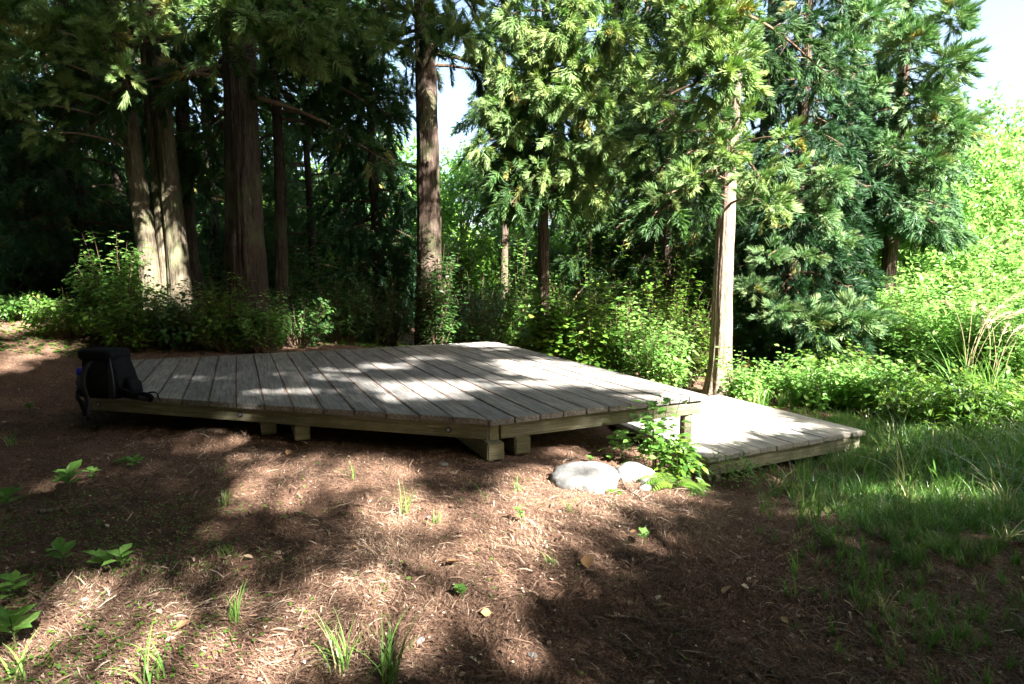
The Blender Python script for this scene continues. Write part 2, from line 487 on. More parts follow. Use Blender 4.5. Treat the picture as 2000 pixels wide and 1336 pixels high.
# rim beams under the cut edge, the front-right edge, the right edge, the back and the left edge
q0 = np.array([VL, UL]) + cutn * (ins + bw / 2) + cutdir * .06; q1 = np.array([0, 0]) + cutn * (ins + bw / 2) - cutdir * .02
beam_between('rim_beam', q0, q1, bw, zt - BH, zt, M['beam'], up)
beam_between('rim_beam', (.10, ins + bw / 2 + .01), (VR - .05, ins + bw / 2), bw, zt - BH - .004, zt, M['beam'], up)
beam_between('rim_beam', (VR - .12, ins + bw + .02), (VR - .12, UB - .06), bw, zt - BH, zt, M['joist'], up)
beam_between('rim_beam', (VL + .1, UB - .1), (VR - .2, UB - .1), bw, zt - BH, zt, M['joist'], up)
beam_between('rim_beam', (VL + .1, UL + .2), (VL + .1, UB - .2), bw, zt - BH, zt, M['joist'], up)
# corner filler block where the two front beams meet
V, Fl = box(.11, .10, BH + .02); bev('corner_block', V, Fl, M['joist'], up, .005, 2, (.035, .10, zt - BH / 2 - .012))
# lower joists running under the planks: square ends show at the front
jz1 = zt - BH - .006; jz0 = jz1 - .15
cP = loc2(P(985, 880, .06)); cQ = loc2(P(1046, 868, .06)); cA = loc2(P(592, 848, .09)); cB = loc2(P(527, 842, .09))
for (v_, st) in ((.02, -.045), (.30, .03)):
    beam_between('joist', (v_, st), (v_, UB - .3), .15, jz0, jz1, M['joist'], up, .012)
for px_, py_ in ((592, 845), (527, 842)):
    c_ = loc2(P(px_, py_, .12)); uf = front_u(c_[0]) + (.05 if px_ == 592 else .16)
    beam_between('joist', (c_[0], uf), (c_[0], UB - .3), .13, jz0 + .02, jz1, M['joist'], up, .008)
# round posts
def post(parent, v_, u_, r, z1, name='post', mat='post', gz=None):
    wx = ORG + EX * v_ + EY * u_
    g = (T(*wx) - .25) if gz is None else gz
    n_ = 7
    pts = np.stack([np.full(n_, v_), np.full(n_, u_), np.linspace(g, z1, n_)], -1)
    V, Fs = tube(pts, r, 20, .05, seed=v_ * 7)
    a = Acc(); a.add(V, Fs)
    return a.build(name, M[mat], parent, loc=(v_, u_, 0))
pr = loc2(P(1339, 860, .05))
post(up, VR - .17, .10, .058, zt - BH - .012)
for v_, u_ in ((.17, .32), (-.25, .45), (VR - .2, 2.6), (VR - .2, 4.9), (.15, 2.6), (.1, 4.9)):
    post(up, v_, u_, .055, jz0 - .004 if v_ < 1 else zt - BH - .01)
for px_ in (610, 400, 215):
    c_ = loc2(P(px_, 850, .1)); post(up, c_[0], front_u(c_[0]) + 1.3, .055, zt - BH - .01)
# bolts on the cut face
def bolt(px_, py_):
    c_ = loc2(P(px_, py_, .235)); t_ = float(c_ @ cutdir); q = cutdir * t_ + cutn * ins
    rz = math.atan2(cutn[1], cutn[0])
    for nm, r_, th_, off, mt in (('bolt_recess', .026, .008, 0, 'bolt_hole'), ('bolt', .015, .014, .004, 'bolt')):
        V, Fs = tube([[0, 0, 0], [th_, 0, 0]], r_, 16)
        V = V * 1.0
        R = np.array([[math.cos(rz), -math.sin(rz), 0], [math.sin(rz), math.cos(rz), 0], [0, 0, 1]])
        V = V @ R.T
        a = Acc(); a.add(V, Fs)
        oo = a.build(nm, M[mt], up, None); oo.location = (q[0] - cutn[0] * (off + th_ * .6), q[1] - cutn[1] * (off + th_ * .6), .235)
for b_ in ((475, 808), (875, 840), (205, 787)): bolt(*b_)

# lower platform
lo = plat_empty('wooden_platform', -.15)
tag(lo, 'small pale lower plank platform to the right, sunlit and shadowed at its outer end', 'platform')
a_ = loc2(P(1372, 890, -.15)); b_ = loc2(P(1705, 844, -.15))
v0, v1, u0 = a_[0] - .01, b_[0], (a_[1] + b_[1]) / 2
u1 = loc2(P(1405, 771, -.15))[1]
nl = 10; wl = (v1 - v0) / nl
for k in range(nl):
    a = v0 + k * wl + .004; b = v0 + (k + 1) * wl - .004; e0 = rs.normal(0, .006); dz = rs.normal(0, .0018)
    V, Fl = hexa([(a, u0 + e0), (b, u0 + e0), (b, u1 + e0), (a, u1 + e0)], -PT + dz, dz)
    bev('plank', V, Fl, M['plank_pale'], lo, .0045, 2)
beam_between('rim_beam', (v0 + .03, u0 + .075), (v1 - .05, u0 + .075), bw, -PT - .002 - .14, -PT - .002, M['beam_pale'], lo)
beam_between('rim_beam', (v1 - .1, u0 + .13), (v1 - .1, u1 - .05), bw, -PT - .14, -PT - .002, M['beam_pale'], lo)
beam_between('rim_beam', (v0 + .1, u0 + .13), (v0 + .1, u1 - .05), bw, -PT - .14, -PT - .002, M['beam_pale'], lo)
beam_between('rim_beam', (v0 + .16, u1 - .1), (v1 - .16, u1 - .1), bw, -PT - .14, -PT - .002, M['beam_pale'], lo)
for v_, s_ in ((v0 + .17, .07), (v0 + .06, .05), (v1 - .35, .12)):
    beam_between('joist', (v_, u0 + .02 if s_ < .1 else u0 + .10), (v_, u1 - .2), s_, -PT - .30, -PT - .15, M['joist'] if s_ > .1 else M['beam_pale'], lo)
for v_, u_ in ((v1 - .3, u0 + .5), (v0 + .4, u0 + .5), (v1 - .3, u1 - .4), (v0 + .4, u1 - .4)):
    wx = ORG + EX * v_ + EY * u_
    post(lo, v_, u_, .055, -PT - .16, gz=T(*wx) + .15 - .25)

DECK_POLY = [(VL, UL), (0, 0), (VR, 0), (VR, UB), (VL, UB)]
def in_deck(x, y):
    l = to_local(np.stack([x, y], -1)); v = l[..., 0]; u = l[..., 1]
    return (v > VL) & (v < VR) & (u < UB) & (u > np.where(v < 0, UL * v / VL, 0))
def in_low(x, y):
    l = to_local(np.stack([x, y], -1)); v = l[..., 0]; u = l[..., 1]
    return (v > v0) & (v < v1) & (u < u1) & (u > u0)

# ------------------------------------------------------------------ foliage templates
def spray_tpl(seed, L=.30, n=46, wth=.010, ln=.17, segs=3, prism=True, spread=1.0):
    """cedar spray: cord-like branchlets fanned round a short axis (+X)"""
    r = np.random.default_rng(seed)
    Vs = []; Fs = []; off = 0
    t = np.sort(r.random(n)) ** .8; bend = r.uniform(-.5, .5); sag = r.uniform(.1, .55); grav = r.uniform(.05, .45)
    for k in range(n):
        base = np.array([t[k] * L, bend * t[k] ** 2 * L, -sag * t[k] ** 2 * L])
        az = r.uniform(0, 2 * np.pi); tilt = math.radians(r.uniform(8, 82)) * spread * (1.2 - .65 * t[k])
        d = np.array([math.cos(tilt), math.sin(tilt) * math.cos(az), math.sin(tilt) * math.sin(az) * .75])
        l = ln * (1.15 - .45 * t[k]) * r.uniform(.4, 1.3)
        fwd = np.array([.4, bend * .3, -grav])
        pts = [base]
        p = base.copy(); dd = d.copy()
        for s in range(segs):
            p = p + dd * l / segs; pts.append(p.copy()); dd = norm(dd + fwd * .35 + np.array([0, 0, .12 * s]))
        pts = np.array(pts)
        ax = norm(np.gradient(pts, axis=0)); rf = norm(r.normal(size=3))
        A = norm(np.cross(ax, rf)); B = np.cross(ax, A)
        prof = np.interp(np.linspace(0, 1, segs + 1), [0, .3, .75, 1], [.55, 1, .9, .25]) * wth / 2 * r.uniform(.8, 1.2)
        if prism:
            ring = np.stack([pts + A * prof[:, None], pts + (-.5 * A + .87 * B) * prof[:, None], pts + (-.5 * A - .87 * B) * prof[:, None]], 1)
            Vs.append(ring.reshape(-1, 3))
            for s in range(segs):
                for j in range(3):
                    Fs.append([off + s * 3 + j, off + s * 3 + (j + 1) % 3, off + (s + 1) * 3 + (j + 1) % 3, off + (s + 1) * 3 + j])
            off += 3 * (segs + 1)
        else:
            ring = np.stack([pts + A * prof[:, None], pts - A * prof[:, None]], 1); Vs.append(ring.reshape(-1, 3))
            for s in range(segs): Fs.append([off + s * 2, off + s * 2 + 1, off + s * 2 + 3, off + s * 2 + 2])
            off += 2 * (segs + 1)
    return np.concatenate(Vs), np.array(Fs)
SP0 = [spray_tpl(s, n=110, wth=.0105) for s in (1, 2, 3, 4, 5, 6)]
SP1 = [spray_tpl(s, n=60, wth=.019, prism=False, segs=2) for s in (4, 5, 6)]
SP2 = [spray_tpl(s, n=20, wth=.05, prism=False, segs=2, ln=.22) for s in (7, 8, 9)]
SP3 = [spray_tpl(s, L=.5, n=14, wth=.11, prism=False, segs=1, ln=.30) for s in (10, 11, 12)]

def leaf_tpl(wd_=.32, fold=.10, droop=.12, pinch=False):
    V = np.array([[0, 0, 0], [.3, wd_ * .85, fold], [.62, wd_, fold * .9 - droop * .3], [1, 0, -droop],
                  [.3, -wd_ * .85, fold], [.62, -wd_, fold * .9 - droop * .3], [.33, 0, .02], [.66, 0, -droop * .2]])
    Fq = np.array([[0, 6, 1, 1], [6, 7, 2, 1], [7, 3, 2, 2], [0, 4, 6, 6], [6, 4, 5, 7], [7, 5, 3, 3]])
    # as true quads: merge into 4-vertex faces
    Fq = np.array([[0, 6, 2, 1], [6, 7, 3, 2], [0, 4, 5, 6], [6, 5, 3, 7]])
    return V, Fq
LEAF = leaf_tpl(); LEAF_N = leaf_tpl(.18, .05, .2); LEAF_R = leaf_tpl(.42, .08, .1)
LEAF_Q = (np.array([[0, 0, 0], [.5, .33, .06], [1, 0, -.1], [.5, -.33, .06]]), np.array([[0, 1, 2, 3]]))

def foliage_sprays(acc, tpls, pos, D, N, S, rng, hot=0.02, tone=.45):
    pick = rng.integers(0, len(tpls), len(pos))
    for k, tp in enumerate(tpls):
        m = pick == k
        if not m.any(): continue
        V, Fq, idx = scatter(tp, pos[m], D[m], N[m], S[m][:, None] * np.random.default_rng(k + len(pos)).uniform(.72, 1.25, (m.sum(), 3)))
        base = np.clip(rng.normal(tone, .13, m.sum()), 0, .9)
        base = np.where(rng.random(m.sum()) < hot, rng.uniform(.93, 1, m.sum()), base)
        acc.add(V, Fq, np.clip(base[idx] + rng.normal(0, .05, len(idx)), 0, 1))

def rdir(rng, n): return norm(rng.normal(size=(n, 3)))

def branch_curve(p0, az, L, rise, droop, n=9):
    d = np.array([math.cos(az), math.sin(az), 0])
    t = np.linspace(0, 1, n)
    z = rise * t * L - droop * L * t ** 2 + .18 * L * np.clip(t - .75, 0, 1) ** 2 * 4
    return p0 + np.outer(t * L, d) + np.stack([0 * t, 0 * t, z], -1)

def spray_branch(acc, wood, pts, r0, rng, dens=1.0, size=1.0, t0=.35, hang=.25, tpls=SP0, side=.35, wseg=6, hot=.04, tone=.45):
    """woody branch with side twigs and sprays"""
    L = np.linalg.norm(np.diff(pts, axis=0), axis=1).sum()
    V, Fs = tube(pts, np.linspace(r0, r0 * .25, len(pts)), wseg, cap=False); wood.add(V, Fs)
    n = max(4, int(L * (1 - t0) * 13 * dens))
    t = t0 + (1 - t0) * rng.random(n) ** .8; t[0] = 1
    f = t * (len(pts) - 1); i0 = np.minimum(f.astype(int), len(pts) - 2); fr = (f - i0)[:, None]
    base = pts[i0] * (1 - fr) + pts[i0 + 1] * fr
    tan = norm(pts[i0 + 1] - pts[i0])
    rd = rdir(rng, n)
    lat = norm(rd - (rd * tan).sum(-1, keepdims=True) * tan)
    lat[:, 2] *= .5
    off = lat * (side * (1.15 - t[:, None] * .7) * rng.uniform(.2, 1, (n, 1))) * min(1.0, L)
    pos = base + off
    D = norm(tan * .6 + lat * .8 + np.array([0, 0, -hang]) + .25 * rdir(rng, n))
    foliage_sprays(acc, tpls, pos, D, np.array([[0, 0, 1.0]]) + .5 * rdir(rng, n), size * rng.uniform(.7, 1.15, n), rng, hot, tone)
    for k in range(0, n, 2):
        V, Fs = tube(np.array([base[k] - tan[k] * .05, pos[k]]), .006, 3, cap=False); wood.add(V, Fs)

SPT = [spray_tpl(s, L=.22, n=95, wth=.0100, ln=.17, spread=.85) for s in (21, 22, 23, 24, 25, 26)]
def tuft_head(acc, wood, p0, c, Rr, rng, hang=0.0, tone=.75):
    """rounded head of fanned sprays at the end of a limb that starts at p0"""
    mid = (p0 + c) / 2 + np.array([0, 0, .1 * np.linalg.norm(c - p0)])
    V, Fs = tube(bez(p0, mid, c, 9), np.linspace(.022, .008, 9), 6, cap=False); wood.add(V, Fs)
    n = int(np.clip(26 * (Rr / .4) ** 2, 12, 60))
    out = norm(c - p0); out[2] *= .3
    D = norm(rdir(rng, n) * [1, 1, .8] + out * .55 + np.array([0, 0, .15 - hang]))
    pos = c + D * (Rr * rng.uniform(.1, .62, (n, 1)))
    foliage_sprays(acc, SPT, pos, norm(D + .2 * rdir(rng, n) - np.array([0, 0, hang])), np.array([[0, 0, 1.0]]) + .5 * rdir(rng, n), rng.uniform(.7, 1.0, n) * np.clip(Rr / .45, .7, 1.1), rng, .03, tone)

def in_view(p, pad=150):
    x, y = proj(p)
    return (x[0] > -pad) & (x[0] < 2000 + pad) & (y[0] > -pad) & (p[1] > .5)

def trunk_curve(base, top, n, bow=(0, 0)):
    t = np.linspace(0, 1, n)
    return np.outer(1 - t, base) + np.outer(t, top) + np.outer(np.sin(t * np.pi), [bow[0], bow[1], 0])

def make_trunk(pts, r0, r1, flare=.5, seg=40, ridge=.12, seed=0.0):
    z = pts[:, 2] - pts[0, 2]; t = np.linspace(0, 1, len(pts))
    rad = (r0 * (1 - t) + r1 * t) * (1 + flare * np.exp(-z / .28))
    return tube(pts, rad, seg, ridge, seed=seed, rk=seg / 10.0)

def cedar(name, label, bpos, r0, H, crown0, R, nb, seed, mat='cedar', bark='bark', lean=(0, 0), lod=None, group=None,
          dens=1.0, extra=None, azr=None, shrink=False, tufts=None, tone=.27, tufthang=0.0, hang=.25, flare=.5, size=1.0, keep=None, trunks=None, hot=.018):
    rng = np.random.default_rng(seed)
    e = empty(name, bpos); tag(e, label, 'tree', group)
    b = np.array(bpos, float)
    top = b + np.array([lean[0] * H, lean[1] * H, H])
    depth = b[1]
    specs = trunks or [(0, 0, lean, r0)]
    wood_b = Acc()
    for kk, (dx, dy, ln, rr) in enumerate(specs):
        bb = b + np.array([dx, dy, -.15]); tt = b + np.array([dx + ln[0] * H, dy + ln[1] * H, H])
        nz = 90 if depth < 14 and in_view(b + np.array([0, 0, 1.5])) else 24
        tz = np.linspace(0, 1, nz) ** 1.6
        pts = bb + np.outer(tz, tt - bb) + np.outer(np.sin(tz * 9 + seed), [.03, .03, 0]) * ss(0, .1, tz)[:, None]
        V, Fs = make_trunk(pts, rr, rr * .25, flare, 56 if nz == 90 else 12, .16, seed=seed * 1.3 + kk * 5)
        a = Acc(); a.add(V, Fs); a.build('trunk', M[bark], e, smooth=True).matrix_parent_inverse = Matrix.Translation(-Vector(bpos))
    acc = Acc()
    for k in range(nb):
        f = (k + rng.random()) / nb
        z = crown0 + (H - crown0) * f ** (1.9 if shrink else 1.35)
        az = rng.uniform(*azr) if azr else rng.uniform(0, 2 * np.pi)
        L = R * (1 - (z - crown0) / (H - crown0 + .01) * .8) * rng.uniform(.6, 1.1)
        if shrink: L *= 1 - .7 * float(ss(6.2, 8.5, z))
        sx = specs[k % len(specs)]
        p0 = b + np.array([sx[0] + sx[2][0] * z, sx[1] + sx[2][1] * z, z])
        pts = branch_curve(p0, az, L, rng.uniform(-.1, .25), rng.uniform(.25, .6))
        if keep is not None and not keep(pts[-1], pts[5]): continue
        mid = pts[6]
        vis = in_view(mid, 250)
        if lod is None:
            tp = (SP0 if depth < 11.5 else SP1) if vis and depth < 17 else SP2
        else: tp = lod
        sz = size * (1.0 if tp is not SP2 else 1.6)
        dn = dens * (1.0 if tp is not SP2 else .55)
        spray_branch(acc, wood_b, pts, .012 + .012 * L, rng, dn, sz, .3, hang, tp, .55, 6 if vis else 3, hot, tone)
    for ex in (extra or []):
        # explicit limb: (px, py, depth_of_tip, z of origin on the trunk, density, size)
        tip = PD(ex[0], ex[1], ex[2]); z = ex[3]
        p0 = b + np.array([lean[0] * z, lean[1] * z, z])
        mid = (p0 + tip) / 2 + np.array([0, 0, .12 * np.linalg.norm(tip - p0)])
        pts = bez(p0, mid, tip, 9)
        spray_branch(acc, wood_b, pts, .02, rng, ex[4], ex[5], .55 if len(ex) < 7 else ex[6], .15, SP0, .42, 6, hot, .72)
    for (px_, py_, rp) in (tufts or []):
        dp = depth - R * .75 + rng.uniform(-.35, .25) * min(R, 1.6) / 2
        tip = PD(px_, py_, dp); z = min(tip[2] - b[2] + .2, H - .5)
        sx = specs[0]
        p0 = b + np.array([sx[0] + sx[2][0] * z, sx[1] + sx[2][1] * z, z])
        tuft_head(acc, wood_b, p0, tip, rp * dp / F_PX, rng, tufthang, .8)
    inv = Matrix.Translation(-Vector(bpos))
    build2('crown', acc, wood_b, [M[mat], M['twig']], e).matrix_parent_inverse = inv
    return e

def shrub(name, label, cat, base, h, r, nst, lps, lsize, mat, seed, tpl=LEAF, group=None, arch=.5, spread=1.0,
          stem='twig', stem_r=.006, flat=1.0, t0=.25, kind=None, dirbias=(0, 0)):
    rng = np.random.default_rng(seed)
    base = np.array(base, float)
    e = empty(name, base); tag(e, label, cat, group)
    az = rng.uniform(0, 2 * np.pi, nst); rr = r * np.sqrt(rng.random(nst)) * spread
    hh = h * np.where(rng.random(nst) < .12, rng.uniform(.95, 1.2, nst), rng.uniform(.3, .95, nst)) * (1 - .15 * (rr / max(r, .01)) ** 2)
    ends = base + np.stack([rr * np.cos(az) + dirbias[0] * hh, rr * np.sin(az) + dirbias[1] * hh, hh], -1)
    st = base + np.stack([rr * .25 * np.cos(az), rr * .25 * np.sin(az), 0 * az - .02], -1)
    midp = (st + ends) / 2 + np.stack([0 * az, 0 * az, hh * .35 * arch], -1)
    wood = Acc(); fol = Acc()
    t = np.linspace(0, 1, 6)[:, None, None]
    C = (1 - t) ** 2 * st + 2 * t * (1 - t) * midp + t * t * ends      # (6,nst,3)
    for k in range(nst):
        V, Fs = tube(C[:, k], np.linspace(stem_r, stem_r * .3, 6), 4, cap=False); wood.add(V, Fs)
    K = nst * lps
    si = np.repeat(np.arange(nst), lps); tt = t0 + (1 - t0) * rng.random(K) ** .8
    f = tt * 5; i0 = np.minimum(f.astype(int), 4); fr = (f - i0)[:, None]
    bp = C[i0, si] * (1 - fr) + C[i0 + 1, si] * fr
    tan = norm(C[i0 + 1, si] - C[i0, si])
    rd = rdir(rng, K); lat = norm(rd - (rd * tan).sum(-1, keepdims=True) * tan)
    pos = bp + lat * rng.uniform(0, lsize * 1.3, (K, 1)) * flat
    D = norm(lat * .9 + tan * .35 + np.array([0, 0, -.15]))
    N = np.array([[0, 0, 1.0]]) + .45 * rdir(rng, K)
    V, Fq, idx = scatter(tpl, pos, D, N, lsize * rng.uniform(.45, 1.35, K) * rng.uniform(.75, 1.2, nst)[si])
    rv = np.clip(rng.normal(.45, .18, K) + rng.normal(0, .16, nst)[si], 0, 1)
    fol.add(V, Fq, rv[idx])
    inv = Matrix.Translation(-Vector(base))
    fol.build('foliage', M[mat], e).matrix_parent_inverse = inv
    wood.build('stems', M[stem], e).matrix_parent_inverse = inv
    return e

# ------------------------------------------------------------------ lit and dark patches that shape the unseen shade cedars
LIT = [  # (px, py, rx, ry)
 (1180, 725, 200, 24), (1300, 760, 110, 16), (1040, 745, 60, 8), (800, 745, 90, 9), (740, 762, 60, 6), (955, 708, 60, 7), (495, 756, 34, 5), (575, 752, 30, 4), (560, 725, 40, 3.5),
 (730, 708, 55, 4), (790, 695, 45, 3.5), (620, 715, 30, 3), (345, 728, 30, 3), (930, 802, 30, 6), (1090, 790, 40, 6), (905, 740, 60, 6), (680, 735, 30, 4),
 (1480, 830, 100, 42), (1400, 840, 90, 60), (1430, 790, 100, 30), (1540, 880, 30, 10),
 (1190, 925, 130, 18), (1340, 925, 60, 25), (1250, 895, 120, 14), (1050, 970, 130, 14), (1200, 1000, 80, 12), (1330, 965, 60, 10),
 (600, 905, 90, 16), (560, 950, 80, 14), (700, 930, 50, 9), (410, 862, 60, 12), (330, 880, 60, 6), (230, 875, 40, 4), (760, 985, 60, 10), (500, 985, 70, 9),
 (780, 1015, 90, 14), (900, 1080, 110, 26), (760, 1160, 120, 35), (1020, 1060, 70, 16), (900, 1010, 60, 9), (1000, 1130, 60, 16), (1060, 1035, 70, 14),
 (120, 1240, 220, 50), (330, 1270, 160, 36), (60, 1330, 260, 60), (420, 1330, 130, 40), (620, 1300, 90, 44), (730, 1230, 80, 50), (850, 1190, 60, 30),
 (230, 1170, 90, 22), (420, 1100, 60, 12), (560, 1140, 80, 20), (620, 1190, 60, 20), (450, 1225, 50, 12), (1140, 1120, 50, 16), (1180, 1165, 50, 12),
 (940, 1240, 40, 22), (830, 1330, 60, 20), (1660, 1075, 40, 14), (60, 950, 60, 5), (130, 925, 60, 4), (90, 880, 40, 4), (30, 1010, 60, 8),
 (20, 690, 60, 14), (60, 655, 60, 14), (1950, 690, 650, 130), (1300, 640, 170, 80), (1500, 700, 260, 90),
]
LIT += [(200, 1300, 300, 60), (820, 1290, 60, 40), (690, 1080, 90, 16), (980, 1090, 90, 20), (1000, 985, 110, 10)]
LITW = [(-6.9, 11.1, .5), (-7.6, 11.8, .5), (-8.3, 12.6, .55), (-9.2, 13.6, .45), (-6.4, 11.3, .35), (-8.0, 10.9, .55), (-7.2, 11.3, .4), (-5.0, 11.5, .35), (-8.6, 9.6, .8), (-10, 9.2, .8), (-6.2, 12.5, .5), (-3.9, 10.2, .45), (-9.3, 12, .5), (-7.6, 13.2, .5), (-11, 12, .7), (-2.5, 13.5, .6)]
LIT += [(1700, 955, 60, 9), (1850, 985, 90, 11), (1960, 1050, 60, 10), (1780, 905, 80, 12), (1950, 815, 230, 62), (1600, 1010, 40, 6), (1900, 1130, 50, 9)]
LIT = [(a, b, c * (1.3 if b < 800 and a < 960 else 1), d * (1.45 if b < 800 and a < 960 else 1)) for a, b, c, d in LIT]
LIT += [(1440, 815, 150, 62), (1180, 715, 230, 30), (1290, 760, 140, 22), (1500, 870, 70, 22), (1560, 960, 50, 8), (150, 1290, 200, 60), (320, 1310, 110, 40)]
LIT += [(120, 1300, 240, 70), (60, 1180, 70, 30), (640, 920, 130, 24)]
LIT = [(a, b, c * (1.14 if b > 860 else 1), d * (1.2 if b > 860 else 1)) for a, b, c, d in LIT]
DARK = [(1125, 938, 55, 24), (820, 1075, 55, 16), (700, 1010, 50, 12), (960, 1085, 40, 14), (560, 905, 40, 7), (860, 1230, 46, 18), (780, 1190, 26, 18), (330, 1290, 50, 22), (180, 1250, 50, 14), (380, 1165, 88, 54), (515, 1147, 72, 24), (490, 1208, 62, 36), (655, 1190, 52, 68), (460, 1050, 180, 42), (100, 1060, 150, 70), (1060, 1100, 75, 18), (1165, 1165, 44, 38), (960, 1290, 160, 75),
        (620, 1322, 90, 20), (860, 1150, 60, 28), (930, 1040, 60, 14), (720, 1060, 55, 16), (640, 985, 65, 14), (800, 962, 80, 13), (480, 930, 70, 10), (880, 930, 90, 12), (330, 960, 110, 26), (1130, 1040, 60, 18), (760, 1110, 40, 16),
        (1270, 1050, 120, 40), (1400, 1150, 240, 130), (280, 1010, 120, 28), (560, 1085, 60, 20), (240, 1215, 40, 16), (720, 1290, 30, 26), (1000, 1190, 60, 26), (560, 1255, 40, 22)]
def wants_shade(x, y):
    """for landing points (x,y): True where the floor is shaded in the photograph"""
    zz = np.where(in_deck(x, y), .35, np.where(in_low(x, y), -.15, terrain(x, y, False)))
    px, py = proj(np.stack([x, y, zz], -1))
    d = np.full(len(x), 9.0)
    wob = (fbm(x * 5, y * 5, 3) - .44) * 1.5 
    for cx, cy_, rx, ry in LIT:
        d = np.minimum(d, ((px - cx) / rx) ** 2 + ((py - cy_) / ry) ** 2)
    for cx, cy_, r in LITW:
        d = np.minimum(d, ((x - cx) ** 2 + (y - cy_) ** 2) / r ** 2)
    lit = d + wob < 1.15
    lit |= in_low(x, y) & (px + .35 * (py - 840) < 1545)
    dk = np.full(len(x), 9.0)
    for cx, cy_, rx, ry in DARK: dk = np.minimum(dk, ((px - cx) / rx) ** 2 + ((py - cy_) / ry) ** 2)
    lit &= ~(dk + (fbm(x * 6 + 4, y * 6, 3) - .44) * 1.6 < 1)
    far = (x > 1.8) & (y > 8.5) | (x > 5.5) & (y > 6.2) | (x > 0) & (y > 10.5)
    return ~(lit | far)

